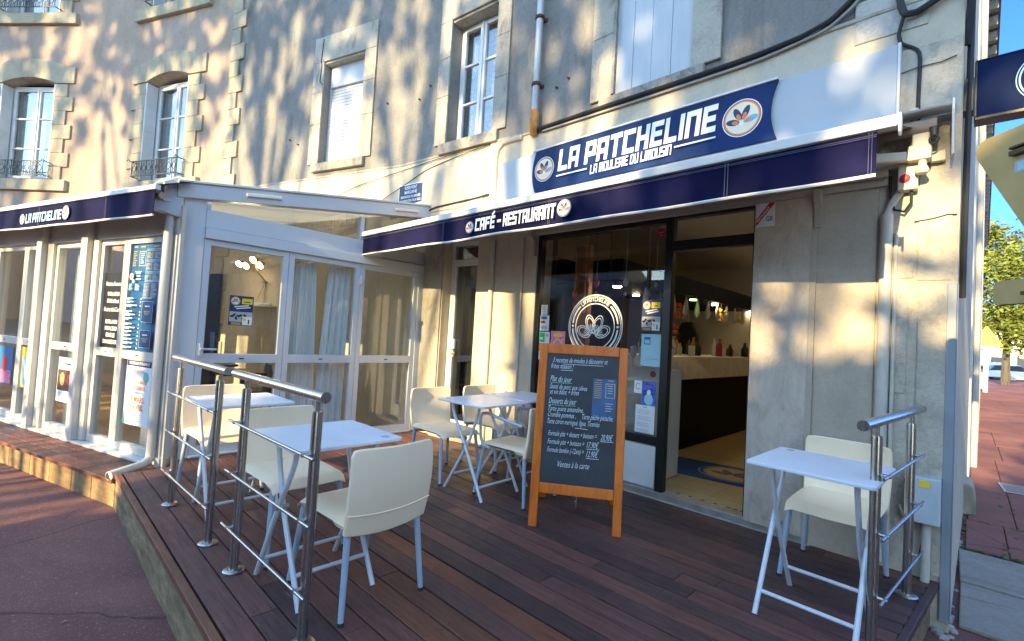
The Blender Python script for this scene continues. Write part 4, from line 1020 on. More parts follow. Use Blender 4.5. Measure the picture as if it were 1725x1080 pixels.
p.block('LA PATCHELINE', -2.955, 3.205, .215, 1.56, 'ink_white', .12, 1.65)
p.block('LA MOULERIE DU LIMOUSIN', -2.555, 3.095, .088, .81, 'ink_white', .10, 1.3)
p.rect(-2.955, 3.145, -2.585, 3.158, 'ink_white'); p.rect(-1.72, 3.145, -1.385, 3.158, 'ink_white'); p.build('lettering', 'ink_white', ns)
p = Print(FR['A'], .098); emblem(p, -3.135, 3.265, .128); p.build('emblem', 'ink_cream', ns)
p = Print(FR['A'], .098); emblem(p, -1.205, 3.258, .142); p.build('emblem', 'ink_cream', ns)

# ------------------------------------------------------------------ big awning
aw = thing('shop_awning', 'long navy and white awning reading café restaurant over the shop front', 'awning', (-2.9, -.4, 2.7))
PY = -1.07; AX0, AX1 = -5.03, -.324
vo = valance(Matrix(), AX0, AX1, 2.362, 2.566, PY, (-1.0, -3.54, -2.27), .010, 70, parent=aw)
st = MB()
for z in (2.546, 2.538): st.box(AX0, PY - .0135, z, AX1, PY - .0125, z + .0025)
for x in (AX1 - .03, AX1 - .018): st.box(x, PY - .0135, 2.37, x + .0025, PY - .0125, 2.564)
st.build('seam', 'navy_seam', vo)
q = MB(); q.box(-5.06, PY - .02, 2.568, -.25, PY + .03, 2.622); q.build('front_bar', 'white_fabric', aw, bevel=.006)
q = MB(); q.prism([(-.03, 0), (.03, .0), (.028, -.05), (.01, -.095), (-.014, -.08), (-.03, -.03)], (-.2485, PY, 2.622), (0, 1, 0), (0, 0, 1), (1, 0, 0), .012); q.build('end_cap', 'paint_white', aw, bevel=.004)
q = MB()
n = 12; mx_ = 26
def cz_(t, u): return 2.618 + (2.925 - 2.618) * t - .016 * math.sin(math.pi * t) * (1 + .25 * math.sin(u * 22))
for i in range(n):
    t0, t1 = i / n, (i + 1) / n
    yy = lambda t: PY + .02 + (-.09 - PY - .02) * t
    for j in range(mx_):
        xa, xb = -5.04 + 4.77 * j / mx_, -5.04 + 4.77 * (j + 1) / mx_; ua, ub = j / mx_, (j + 1) / mx_
        q.quad((xa, yy(t0), cz_(t0, ua)), (xb, yy(t0), cz_(t0, ub)), (xb, yy(t1), cz_(t1, ub)), (xa, yy(t1), cz_(t1, ua))); q.quad((xa, yy(t0), cz_(t0, ua) + .003), (xa, yy(t1), cz_(t1, ua) + .003), (xb, yy(t1), cz_(t1, ub) + .003), (xb, yy(t0), cz_(t0, ub) + .003))
q.build('canopy', 'awning_cloth', aw, smooth=True)
q = MB(); q.prism([(-.19, 2.975), (-.035, 2.99), (-.035, 3.0), (-.20, 2.985)], (-5.0, 0, 0), (0, 1, 0), (0, 0, 1), (1, 0, 0), 4.92); q.build('hood', 'paint_white', aw, bevel=.003)
q = MB(); q.tube([(-5.0, -.12, 2.90), (-.16, -.12, 2.90)], .045, 14); q.build('roller', 'awning_cloth', aw, smooth=True)
q = MB(); q.box(-5.0, -.075, 2.70, -.12, -.03, 2.76); q.build('torsion_bar', 'box_cream', aw, bevel=.004)
q = MB(); q.prism([(-.235, 2.93), (-.22, 3.0), (-.03, 3.02), (-.03, 2.86), (-.06, 2.72), (-.16, 2.70)], (-.095, 0, 0), (0, 1, 0), (0, 0, 1), (1, 0, 0), .012); q.build('end_plate', 'paint_white', aw, bevel=.005)
for x in (-.24, -4.7):
    e = -.6 if x > -2 else .6; q = MB(); q.bar((x, -.09, 2.74), (x + e, -.52, 2.68), .045, .055); q.bar((x + e, -.52, 2.68), (x + e * .45, PY + .03, 2.59), .04, .05)
    a = q.build('folding_arm', 'box_cream', aw, bevel=.006)
    q = MB(); q.box(x - .05, -.16, 2.70, x + .06, -.03, 2.79); q.box(x - .03, -.14, 2.79, x + .05, -.05, 2.88); q.lathe([(.03, 0), (.034, .02), (.02, .05), (.02, .09)], (x + .02, -.13, 2.62), 10); q.build('shoulder', 'box_cream', a, bevel=.008)
q = MB(); q.lathe([(.018, 0), (.022, .05)], (-.17, -.16, 2.825), 12); q.tube([(-.17 + .02 * math.cos(t), -.17, 2.80 + .022 * math.sin(t)) for t in [i * math.pi / 6 for i in range(13)]], .006, 6); q.build('crank_gear', 'furniture_dark', aw, smooth=True)
p = Print(Matrix.Translation((0, 0, 0)), -PY + .0135)
emblem(p, -3.152, 2.453, .053, 2); p.block('CAFÉ', -3.079, 2.408, .107, .245, 'ink_white', .08, 1.65); p.block('-', -2.807, 2.408, .107, .045, 'ink_white', .08, 1.65); p.block('RESTAURANT', -2.735, 2.408, .107, .545, 'ink_white', .08, 1.65); emblem(p, -2.109, 2.466, .064, 2)
p.build('lettering', 'ink_white', aw)
# ------------------------------------------------------------------ chairs
def make_chair():
    t = thing('terrace_chair', '', 'chair')
    # seat shell: front edge at +x, backrest at -x
    q = MB(); nx, ny = 12, 10
    def sp_(i, j):
        u, v = i / nx, j / ny * 2 - 1
        x = -.235 + .475 * u; hw = .215 - .012 * u + .006 * math.sin(math.pi * u); y = v * hw
        z = .425 - .012 * math.sin(math.pi * min(1, u * 1.1)) * (1 - v * v) + .004 * v * v
        if u > .86: z -= .045 * ((u - .86) / .14) ** 2
        if abs(v) > .85: z -= .020 * ((abs(v) - .85) / .15) ** 2
        return (x, y, z)
    V = [sp_(i, j) for i in range(nx + 1) for j in range(ny + 1)]
    def low(p):
        x, y, z = p; return (x * .97, y * .955, .372 + .012 * abs(y) / .2 + (.022 if -.12 < x < .14 and abs(y) > .19 else 0))
    Lw = [low(p) for p in V]; k = ny + 1; m_ = len(V)
    F = [(i * k + j, (i + 1) * k + j, (i + 1) * k + j + 1, i * k + j + 1) for i in range(nx) for j in range(ny)]
    q.add(V + Lw, F + [tuple(m_ + a for a in f[::-1]) for f in F] + [(i * k, m_ + i * k, m_ + (i + 1) * k, (i + 1) * k) for i in range(nx)] + [(i * k + ny, (i + 1) * k + ny, m_ + (i + 1) * k + ny, m_ + i * k + ny) for i in range(nx)] +
          [(j, j + 1, m_ + j + 1, m_ + j) for j in range(ny)] + [(nx * k + j, m_ + nx * k + j, m_ + nx * k + j + 1, nx * k + j + 1) for j in range(ny)])
    q.build('seat', 'resin_white', t, smooth=True, bevel=.005)
    # backrest: a curved tapering panel
    q = MB(); nz, ny = 12, 14
    def bp(i, j, s):
        h, v = i / nz, j / ny * 2 - 1
        hw = .212 + .010 * math.sin(math.pi * h * .8) - .014 * max(0, h - .9) / .1 * 0
        z = .345 + .395 * h - .008 * (h > .99) * abs(v) ** 8 + .004 * h * (v * v) + (.02 * v * v) * (1 - h)
        x = -.215 - .055 * h - .022 * math.sin(h * math.pi * .9) + .030 * v * v * (0.3 + .7 * h) - .0
        if h > .93: hw -= .010 * ((h - .93) / .07) ** 2
        th = .030 - .014 * h
        return (x - (th if s else 0), v * hw, z)
    k = ny + 1; A_ = [bp(i, j, 0) for i in range(nz + 1) for j in range(k)]; B_ = [bp(i, j, 1) for i in range(nz + 1) for j in range(k)]; m_ = len(A_)
    F = [(i * k + j, (i + 1) * k + j, (i + 1) * k + j + 1, i * k + j + 1) for i in range(nz) for j in range(ny)]
    E_ = [(i * k, m_ + i * k, m_ + (i + 1) * k, (i + 1) * k) for i in range(nz)] + [(i * k + ny, (i + 1) * k + ny, m_ + (i + 1) * k + ny, m_ + i * k + ny) for i in range(nz)] + [(j, j + 1, m_ + j + 1, m_ + j) for j in range(ny)] + [(nz * k + j, m_ + nz * k + j, m_ + nz * k + j + 1, nz * k + j + 1) for j in range(ny)]
    q.add(A_ + B_, F + [tuple(m_ + a for a in f[::-1]) for f in F] + E_)
    o = q.build('backrest', 'resin_white', t, smooth=True, bevel=.006)
    q = MB(); q.tube([(bp(3, j, 1)[0] - .001, bp(3, j, 1)[1], bp(3, j, 1)[2]) for j in range(k)], .0035, 6); q.build('rib', 'resin_white', o, smooth=True)
    for sx, sy in ((1, 1), (1, -1), (-1, 1), (-1, -1)):
        q = MB(); q.tube([(sx * .20 - .01, sy * .185, .378), (sx * .245, sy * .212, .0)], .0155, 12, r1=.0125)
        l = q.build('leg', 'leg_paint', t, smooth=True)
        q = MB(); q.tube([(sx * .2435, sy * .2115, .014), (sx * .245, sy * .212, -.001)], .0145, 12); q.build('foot_cap', 'rubber', l, smooth=True)
    return t
ch0 = make_chair()
CH = [(-2.145, -2.53, 183, 'white chair with its back to us, nearest on the terrace, tucked under the front table'),
      (-2.82, -2.585, 1, 'white chair facing us between the front rails, left of the front table'),
      (-4.06, -2.62, 2, 'white chair against the veranda side, behind the far end of the steel rail'),
      (-3.36, -1.04, -2, 'white chair half turned in sunlight, left of the middle tables'),
      (-2.585, -.93, 186, 'white chair with a tube armrest, partly hidden by the chalkboard'),
      (-3.36, -.42, 0, 'white chair farthest back, behind the middle tables by the house wall'),
      (-.535, -.44, -91, 'white chair by the wall, tucked under the table at right of the doorway')]
chairs = []
for i, (x, y, a, lb) in enumerate(CH):
    c = ch0 if i == 0 else copy_tree(ch0)
    c.location = (x, y, DZ); c.rotation_euler = (0, 0, R_(a)); c['label'] = lb; c['group'] = 'white terrace chairs'; chairs.append(c)
# tube armrests on the one that has them
for s in (-1, 1):
    q = MB(); q.tube([(-.20, s * .222, .60), (-.05, s * .235, .625), (.13, s * .235, .655), (.185, s * .235, .645), (.20, s * .235, .60), (.19, s * .232, .46), (.165, s * .228, .40), (.10, s * .215, .385)], .0115, 10)
    o = q.build('armrest', 'leg_paint', None, smooth=True); o.parent = chairs[4]

# ------------------------------------------------------------------ folding tables
def make_table():
    t = thing('folding_table', '', 'table')
    q = MB(); h = .27; r = .022; P = []
    for cx, cy, a0 in ((1, 1, 0), (-1, 1, 90), (-1, -1, 180), (1, -1, 270)):
        for k in range(5): a = R_(a0 + k * 22.5); P.append((cx * (h - r) + r * math.cos(a), cy * (h - r) + r * math.sin(a)))
    q.prism(P, (0, 0, .708), (1, 0, 0), (0, 1, 0), (0, 0, 1), .017); o = q.build('tabletop', 'table_white', t, bevel=.004)
    q = MB(); q.lathe([(.022, .7252), (.021, .7262)], (-.21, -.20, 0), 14); q.build('parasol_plug', 'ink_grey', o)
    # scissor legs in the plane of each side (crossing along x), at y = +-.19
    for s in (-1, 1):
        y = s * .205; y2 = s * .180
        q = MB(); q.tube([(.245, y, 0), (.06, y, .33), (-.02, y, .46), (-.10, y, .58), (-.13, y, .64), (-.145, y, .704)], .0125, 10); q.build('leg', 'table_frame', t, smooth=True)
        q = MB(); q.tube([(-.215, y2, 0), (.02, y2, .37), (.055, y2, .44), (.115, y2, .60), (.135, y2, .655), (.14, y2, .704)], .0125, 10); q.build('leg', 'table_frame', t, smooth=True)
        q = MB(); q.lathe([(.012, -.03), (.012, .03)], (0, 0, 0), 10)
        q.v = [Vector((.018 + v.x, s * .192 + v.z, .395 + v.y)) for v in q.v]; q.build('pivot', 'zinc', t, smooth=True)
    q = MB(); q.tube([(.19, -.205, .095), (.19, .205, .095)], .010, 8); q.build('crossbar', 'table_frame', t, smooth=True)
    q = MB(); q.tube([(-.135, -.18, .125), (-.135, .18, .125)], .010, 8); q.build('crossbar', 'table_frame', t, smooth=True)
    q = MB(); q.box(-.16, -.215, .695, -.13, .215, .707); q.box(.125, -.19, .695, .155, .19, .707); q.build('under_rail', 'table_frame', t, bevel=.003)
    return t
tb0 = make_table()
TB = [(-2.31, -2.64, 180, 'white folding table between two white chairs, nearest to the front rail'),
      (-3.60, -2.66, 0, 'white folding table before the lone chair, behind the far section of the rail'),
      (-2.87, -1.06, 2, 'white folding table left of the chalkboard, nearer of the joined pair'),
      (-2.92, -.49, 1, 'white folding table left of the chalkboard, the joined one nearer the wall'),
      (-.515, -.975, -92, 'white folding table standing alone right of the doorway by the right rail')]
for i, (x, y, a, lb) in enumerate(TB):
    c = tb0 if i == 0 else copy_tree(tb0)
    c.location = (x, y, DZ); c.rotation_euler = (0, 0, R_(a)); c['label'] = lb; c['group'] = 'white folding tables'
c.scale = (1, .96, 1)

# ------------------------------------------------------------------ steel rails
def railing(label, A, B, h0, h1, side):
    A, B = Vector((*A, 0)), Vector((*B, 0)); d = (B - A).normalized(); nrm = Vector((-d.y, d.x, 0)) * side
    t = thing('steel_railing', label, 'railing', (A.x, A.y, DZ), 'brushed steel railings on the terrace')
    for P in (A, B):
        q = MB(); q.lathe([(.021, DZ), (.021, 1.175), (.020, 1.182), (.009, 1.186), (.009, 1.232)], tuple(P), 18)
        o = q.build('post', 'steel', t, smooth=True)
        q = MB(); q.lathe([(.050, DZ), (.050, DZ + .007), (.045, DZ + .012), (.023, DZ + .016)], tuple(P), 24); q.build('base_flange', 'steel', o, smooth=True)
    q = MB(); q.tube([A - d * h0 + up * 1.245, B + d * h1 + up * 1.245], .0225, 18); q.build('handrail', 'steel', t, smooth=True)
    for z in (1.015, .76, .49):
        q = MB(); o_ = nrm * .045; q.tube([A - d * .085 + o_ + up * z, B + d * .085 + o_ + up * z], .0065, 10)
        for P in (A, B): q.tube([P + up * z, P + o_ * 1.2 + up * z], .0085, 8)
        q.build('rod', 'steel', t, smooth=True)
    return t
railing('brushed steel railing section at the far left end of the terrace edge', (-3.852, -2.965), (-3.063, -2.934), .15, .12, -1)
railing('brushed steel railing section nearest us along the terrace front edge', (-2.653, -2.92), (-1.874, -2.897), .18, .06, -1)
railing('brushed steel railing across the right end of the terrace', (-.286, -1.097), (-.218, -.373), .23, .28, -1)

# ------------------------------------------------------------------ chalkboard
cb = thing('chalkboard', 'orange wood a-frame chalkboard with the handwritten menu of the day', 'chalkboard', (-1.85, -1.1, DZ))
BA = Vector((-2.10, -1.295, 0)); BB = Vector((-1.612, -.968, 0)); bx = (BB - BA).normalized(); bw = (BB - BA).length
bn = Vector((-bx.y, bx.x, 0)); lean = .155 / 1.22; bz = (up + bn * lean).normalized(); by = bx.cross(bz) * -1
MBd = Matrix((bx, by, bz)).transposed().to_4x4(); MBd.translation = Vector((BA.x, BA.y, DZ))
HB = 1.235
q = MB(MBd); q.box(-.012, 0, 0, .046, .026, HB); q.box(bw - .046, 0, 0, bw + .012, .026, HB); q.box(.0465, .0, HB - .066, bw - .0465, .024, HB + .004); q.box(.0465, .0, .222, bw - .0465, .024, .29)
q.build('front_frame', 'orange_wood', cb, bevel=.005)
q = MB(MBd); q.box(.0465, .006, .2905, bw - .0465, .014, HB - .0625); bdp = q.build('slate', 'board_slate', cb)
RA = BA + bn * .60 + bx * -.0; RB = BB + bn * .60
bz2 = (up - bn * ((.60 - .19) / 1.22)).normalized(); M2_ = Matrix((bx, bx.cross(bz2) * -1, bz2)).transposed().to_4x4(); M2_.translation = Vector((RA.x, RA.y, DZ))
q = MB(M2_); q.box(-.004, 0, 0, .046, .024, 1.24); q.box(bw - .046, 0, 0, bw + .004, .024, 1.24); q.box(.0465, 0, .2, bw - .0465, .022, .26); q.box(.0465, .006, .26, bw - .0465, .014, 1.2, 'board_slate'); q.build('rear_frame', 'orange_wood', cb, bevel=.005)
q = MB(); m0 = BA + bx * bw * .5; 
q.tube([tuple(m0 + bn * (.03 + .5 * t) + up * (DZ + .19 - .12 * math.sin(math.pi * t))) for t in [i / 10 for i in range(11)]], .004, 6); q.build('chain', 'zinc', cb)
p = Print(MBd, -.006)
def hand(s, x, z, h, w_, c='chalk'): p.text(s, x, z, h, c, width=w_, shear=.42, bold=-.008, rot=random.uniform(-.012, .02))
random.seed(2); x0 = .075
hand('3 recettes de moules à découvrir et', x0 + .01, 1.108, .052, .38); hand('frites maison !', x0, 1.065, .052, .16)
p.line(x0 + .07, 1.055, x0 + .155, 1.057, .003, 'chalk'); p.line(x0 + .08, 1.099, x0 + .36, 1.102, .0025, 'chalk')
hand('Plat du jour', x0, .975, .058, .15); p.line(x0 + .0, .965, x0 + .15, .968, .003, 'chalk_green')
hand('Sauté de porc aux olives', x0, .925, .05, .26); hand('et vin blanc + frites', x0 + .005, .887, .05, .20)
hand('Desserts du jour', x0, .822, .058, .19); p.line(x0, .812, x0 + .105, .813, .003, 'chalk_green'); p.line(x0 + .115, .812, x0 + .185, .815, .003, 'chalk_green')
hand('Tarte poire amandine,', x0 + .0, .772, .05, .24); hand('Crumble pommes ,', x0, .732, .05, .19); hand('Tarte pêche pistache,', x0 + .235, .732, .05, .205)
hand('Tarte citron meringué, figue, Tiramisu', x0 + .0, .685, .05, .355); p.line(x0 + .19, .668, x0 + .275, .665, .003, 'chalk')
hand('Formule plat + dessert + boisson =', x0 + .01, .605, .05, .33); hand('20,90€', x0 + .365, .602, .058, .08); p.line(x0 + .365, .594, x0 + .45, .596, .003, 'chalk')
hand('Formule plat + boisson =', x0 + .01, .550, .05, .25); hand('17,90€', x0 + .275, .545, .058, .08); p.line(x0 + .275, .536, x0 + .36, .538, .003, 'chalk')
hand('Formule bambin (-12ans) =', x0 + .01, .495, .05, .25); hand('12,90€', x0 + .275, .485, .058, .08); p.line(x0 + .275, .475, x0 + .36, .477, .003, 'chalk')
hand('Ventes à la carte', x0 + .09, .402, .058, .21)
p.build('chalk_writing', 'chalk', bdp)
cm = Print(MBd, -.006); cx0, cx1, cz0, cz1 = .372, .530, .745, 1.015
cm.box(cx0, .0045, cz0, cx1, .006, cz1, 'menu_blue'); cm.rect(cx0, cz0, cx0 + .075, cz0 + .10, 'photo_gold'); cm.ell(cx0 + .04, cz0 + .075, .014, .014, 'ink_white')
cm.d += .0016
cm.rect(cx0 + .085, cz0 + .14, cx1 - .008, cz1 - .03, 'ink_gold'); cm.rect(cx0 + .091, cz0 + .146, cx1 - .014, cz1 - .036, 'menu_blue')
for i in range(9): cm.rect(cx0 + .01, cz1 - .03 - i * .013, cx0 + .06, cz1 - .025 - i * .013, 'ink_gold')
for i in range(4): cm.rect(cx0 + .10, cz1 - .05 - i * .016, cx1 - .025, cz1 - .045 - i * .016, 'ink_grey')
for i in range(4): cm.rect(cx0 + .09, cz0 + .10 - i * .016, cx1 - .02 - .01 * (i % 2), cz0 + .105 - i * .016, 'ink_grey')
cm.rect(cx0 + .02, cz1 - .015, cx0 + .06, cz1 - .009, 'ink_gold'); cm.rect(cx0 + .10, cz1 - .015, cx0 + .14, cz1 - .009, 'ink_gold')
tag(cm.build('menu_card', 'menu_blue'), 'blue printed menu card stuck on the right side of the chalkboard', 'menu')

# ------------------------------------------------------------------ prints on the shop glass
GA = FR['A']; GD = -.028
def ws_(x): return x + .055
lg = Print(GA, GD); cx, cz = -2.505, 1.665
lg.ring(cx, cz, .305, .305, .012, 'ink_white', n=64); lg.ring(cx, cz, .285, .285, .006, 'ink_white', n=64); lg.ring(cx, cz, .222, .222, .010, 'ink_white', n=64)
for a0, a1 in ((-52, -6), (6, 48), (132, 174), (186, 232)): lg.ring(cx, cz, .262, .262, .017, 'ink_white', R_(a0), R_(a1), 20)
for a in (0, 180): lg.ell(cx + .252 * math.cos(R_(a)), cz, .012, .012, 'ink_white')
def arc(u0_, u1_, r, flip=False):
    def fn(a, b):
        t = a / .36; th = R_(u0_ + (u1_ - u0_) * t); rr = r + b; return (cx + rr * math.cos(th), cz + rr * math.sin(th))
    return fn
lg.block('LA PATCHELINE', 0, 0, .038, .36, 'ink_white', .05, 1.3, arc(128, 52, .238)); lg.block('LA MOULERIE', 0, 0, .034, .36, 'ink_white', .0, 1.3, lambda a, b: (cx + (.266 - b) * math.cos(R_(236 + 68 * a / .36)), cz + (.266 - b) * math.sin(R_(236 + 68 * a / .36))))
for ang, ln, wd in ((158, .135, .055), (108, .15, .052), (66, .155, .052), (24, .14, .055)):
    t = R_(ang); dx, dz = math.cos(t), math.sin(t); bz_ = cz - .10
    for k in (1.0, .72): lg.ring(cx + dx * .115, bz_ + dz * .125, ln * .62 * k, wd * k, .008, 'ink_white', n=30, rot=t)
    for s in (-1, 0, 1): lg.line(cx + dx * .03, bz_ + dz * .03, cx + dx * .115 - dz * .022 * s, bz_ + dz * .125 + dx * .022 * s, .006, 'ink_white')
tag(lg.build('window_emblem', 'ink_white'), 'white ring emblem with mussel shells on the shop display glass', 'emblem')
def card(name, label, x0, z0, x1, z1, mat, fn=None, cat='sticker'):
    p = sheet(name, label, cat, GA, ws_(x0), z0, ws_(x1), z1, mat, GD, .002)
    if fn: fn(p, ws_(x0), z0, ws_(x1), z1)
    return done(p)
def f_lines(c, n=4, mg=.15):
    def f(p, a, b, c_, d):
        for i in range(n): zz = d - (d - b) * (mg + (1 - 2 * mg) * i / max(1, n - 1)); p.rect(a + (c_ - a) * .12, zz - .004, c_ - (c_ - a) * (.12 + .3 * random.random()), zz + .004, c)
    return f
random.seed(6)
card('window_sticker', 'small white sticker with grey print, topmost on the left edge of the shop glass', -3.228, 1.768, -3.148, 1.872, 'paper', f_lines('ink_grey', 5))
def f2(p, a, b, c, d): p.rect(a + .01, d - .04, c - .03, d - .01, 'ink_blue'); p.rect(a + .01, d - .08, c - .05, d - .055, 'ink_red'); p.rect(a + .02, b + .02, c - .02, b + .05, 'ink_grey')
card('window_sticker', 'white sticker with blue and red marks below the topmost one on the shop glass', -3.236, 1.602, -3.117, 1.762, 'paper', f2)
def f3(p, a, b, c, d): p.rect(a + .002, b + .01, a + .075, d - .01, 'ink_green'); p.rect(a + .01, b + .04, a + .05, b + .06, 'ink_white'); p.rect(a + .085, b + .07, c - .015, d - .02, 'ink_grey')
card('window_sticker', 'green and white sticker at the left edge of the shop glass', -3.236, 1.474, -3.10, 1.592, 'paper', f3)
def f4(p, a, b, c, d): p.rect(a + .02, b + .03, c - .03, b + .045, 'ink_white')
card('window_sticker', 'plain orange sticker at the left edge of the shop glass', -3.238, 1.398, -3.12, 1.470, 'ink_orange', f4)
def f5(p, a, b, c, d): p.line(a + .02, b + .03, c - .02, b + .03, .014, 'ink_red'); p.line(a + .02, d - .035, c - .02, d - .035, .014, 'ink_red')
card('window_sticker', 'white sticker with two red bars, lowest at the left edge of the shop glass', -3.234, 1.302, -3.17, 1.394, 'paper', f5)
def f6(p, a, b, c, d): p.text('FESTIVAL', (a + c) / 2, d - .045, .035, 'ink_yellow', width=.14, bold=.02, align='CENTER') if False else p.ell((a + c) / 2, d - .04, .06, .02, 'ink_yellow'); p.ell((a + c) / 2, b + .08, .06, .05, 'ink_yellow'); p.ell((a + c) / 2, b + .08, .045, .036, 'ink_pink'); p.rect(a + .02, b + .01, c - .02, b + .02, 'ink_cream')
card('pink_flyer', 'bright pink flyer at the lower left of the shop glass', -3.082, 1.396, -2.90, 1.606, 'ink_pink', f6, 'poster')
mussel_poster('mussel_poster', 'navy mussel poster on the shop glass beside the dark door jamb', GA, ws_(-2.07), 1.64, ws_(-1.89), 1.912, GD)
def f7(p, a, b, c, d): p.rect(a + .025, d - .09, a + .085, d - .025, 'ink_blue'); p.rect(a + .033, d - .082, a + .077, d - .05, 'ink_lightblue'); p.line(a + .04, b + .05, c - .03, b + .065, .006, 'ink_gold'); p.line(a + .05, b + .075, c - .06, b + .07, .004, 'ink_gold')
card('blue_notice', 'pale blue notice sheet on the shop glass under the mussel poster', -2.062, 1.338, -1.876, 1.614, 'ink_lightblue', f7, 'poster')
def f8(p, a, b, c, d): p.ring((a + c) / 2, d - .05, .022, .028, .005, 'ink_red', R_(40), R_(330)); p.rect(a, b, c, b + .008, 'ink_red')
card('window_sticker', 'white sticker with a red loop, beside the blue photo poster', -2.111, 1.088, -2.037, 1.206, 'paper', f8)
def f9(p, a, b, c, d): p.ell((a + c) / 2 - .0, b + .05, .04, .05, 'ink_lightblue'); p.ell((a + c) / 2, b + .11, .018, .022, 'ink_white'); p.rect(a + .02, d - .03, c - .02, d - .018, 'ink_burgundy')
card('blue_photo_poster', 'deep blue photo poster low on the shop glass beside the chalkboard', -2.033, 1.004, -1.906, 1.204, 'photo_blue', f9, 'poster')
def f10(p, a, b, c, d):
    p.rect((a + c) / 2 - .015, d - .02, (a + c) / 2 - .003, d - .012, 'ink_blue'); p.rect((a + c) / 2 + .004, d - .02, (a + c) / 2 + .016, d - .012, 'ink_red')
    z = d - .045
    for i in range(16):
        if i % 4 != 3: p.rect(a + .02, z, c - .02 - .04 * random.random(), z + .0035, 'ink_grey')
        z -= .0135
card('notice_sheet', 'white printed notice sheet lowest on the shop glass beside the door', -2.088, .762, -1.908, 1.0, 'paper', f10, 'notice')
rr = Print(GA, GD - .001); rr.ell(ws_(-1.925), 2.482, .042, .046, 'ink_burgundy'); rr.rect(ws_(-1.95), 2.487, ws_(-1.90), 2.497, 'ink_pink'); rr.rect(ws_(-1.94), 2.463, ws_(-1.91), 2.471, 'ink_pink')
tag(rr.build('round_sticker', 'ink_burgundy'), 'round burgundy sticker in the top right corner of the shop glass', 'sticker')
gr = sheet('guide_sign', 'small white restaurant guide sign with a red diagonal band on the marble pier', 'sign', GA, -1.09, 2.425, -.965, 2.598, 'paper', .05, .006)
gr.poly([(-1.088, 2.430), (-1.088, 2.482), (-1.002, 2.596), (-.967, 2.596), (-.967, 2.588)], 'ink_red'); gr.text('RESTAURANT', -1.075, 2.462, .022, 'ink_white', width=.125, bold=.02, rot=R_(51)); gr.text('GR', -1.022, 2.462, .052, 'ink_blue', width=.048, bold=.02); gr.text('37', -1.082, 2.578, .02, 'ink_blue', width=.02); done(gr)

# ------------------------------------------------------------------ things in the shop room
co = thing('bar_counter', 'long bar counter with pale stone band over a black front, seen through the doorway', 'counter', (-2.6, 2.5, .31))
q = MB(); q.box(-2.95, .75, .315, -2.42, 4.6, 1.135); q.build('front', 'counter_black', co)
q = MB(); q.box(-2.98, .70, 1.14, -2.36, 4.64, 1.41); q.build('band', 'counter_stone', co, bevel=.008)
q = MB(); q.box(-2.97, .69, .315, -2.43, .745, 1.13); q.build('end_panel', 'interior_cream', co)
dm = thing('door_mat', 'blue door mat with a pale mussel emblem on the yellow tiles inside the doorway', 'doormat', (-1.65, 1.0, .31))
mw = Matrix.Translation((-1.72, 1.08, .3115)) @ Matrix.Rotation(R_(8), 4, 'Z')
q = MB(mw); q.box(-.62, -.34, 0, .62, .34, .008); q.build('pile', 'mat_blue', dm)
Mm = mw @ Matrix(((1, 0, 0, 0), (0, 0, 1, 0), (0, -1, 0, 0), (0, 0, 0, 1))) 
Mm = mw @ Matrix(((1, 0, 0, 0), (0, 0, 1, 0), (0, -1, 0, .0082), (0, 0, 0, 1)))
p = Print(Mm, 0); p.ell(.1, 0, .31, .27, 'ink_grey'); p.ell(.1, 0, .30, .26, 'menu_blue'); p.ell(.1, 0, .26, .22, 'ink_gold')
for ang in (165, 118, 62, 15): t = R_(ang); p.ell(.1 + .11 * math.cos(t), -.05 + .11 * math.sin(t), .09, .04, 'ink_navy', t)
p.build('emblem', 'ink_gold', dm)
tp = MB(); random.seed(3)
for i in range(11): tp.box(-1.72 + i * .05, .10 + .0 * i, .3125, -1.695 + i * .05, .12, .3135, 'ink_black' if i % 2 == 0 or i > 7 else 'ink_grey')
tag(tp.build('hazard_tape', 'ink_black'), 'worn black and white hazard tape on the tiles at the threshold', 'tape')
vs_ = thing('flower_vase', 'vase of red flowers on the near end of the bar counter', 'vase', (-2.62, 1.75, 1.41))
q = MB(); q.lathe([(.05, 1.412), (.07, 1.47), (.05, 1.56), (.035, 1.58)], (-2.62, 1.75, 0), 16); q.build('vase', 'ink_navy', vs_, smooth=True)
q = MB(); random.seed(5)
for i in range(16): a = random.random() * 6; r = random.random() * .09; q.lathe([(.008, 0), (.034, .02), (.03, .045), (.005, .055)], (-2.62 + r * math.cos(a), 1.75 + r * math.sin(a), 1.63 + random.random() * .11), 7)
q.build('blossom', 'flower_red', vs_, smooth=True)
q = MB()
for i in range(20):
    a = random.random() * 6; q.M = Matrix.Translation((-2.62, 1.75, 1.58 + random.random() * .08)) @ Matrix.Rotation(a, 4, 'Z'); q.add([(0, -.012, 0), (.07, -.02, .03), (.12, 0, .02), (.07, .02, .03)], ((0, 1, 2, 3),))
q.M = Matrix(); q.build('leaf', 'leaf_green', vs_)
random.seed(15)
def bunch(label, x, y, z, col, grp):
    t = thing('hanging_bunch', label, 'dried flowers', (x, y, z), grp)
    q = MB(); q.tube([(x, y, z + .10), (x, y, 2.18)], .004, 5); q.build('string', 'cable_black', t)
    q = MB()
    for i in range(18): a = random.random() * 6; r = random.random() * .07; q.lathe([(.006, 0), (.026, .015), (.02, .04), (.004, .05)], (x + r * math.cos(a), y + r * math.sin(a), z - .06 + random.random() * .17), 6)
    q.build('bloom', col, t, smooth=True)
bunch('bunch of dull red dried flowers hanging under the bar soffit', -2.66, 2.0, 1.92, 'flower_red', None)
bunch('bunch of yellow dried flowers hanging over the middle of the bar', -2.66, 3.45, 1.97, 'flower_yellow', None)
bunch('bunch of yellow dried flowers hanging farthest along the bar soffit', -2.66, 4.15, 1.96, 'flower_yellow', None)
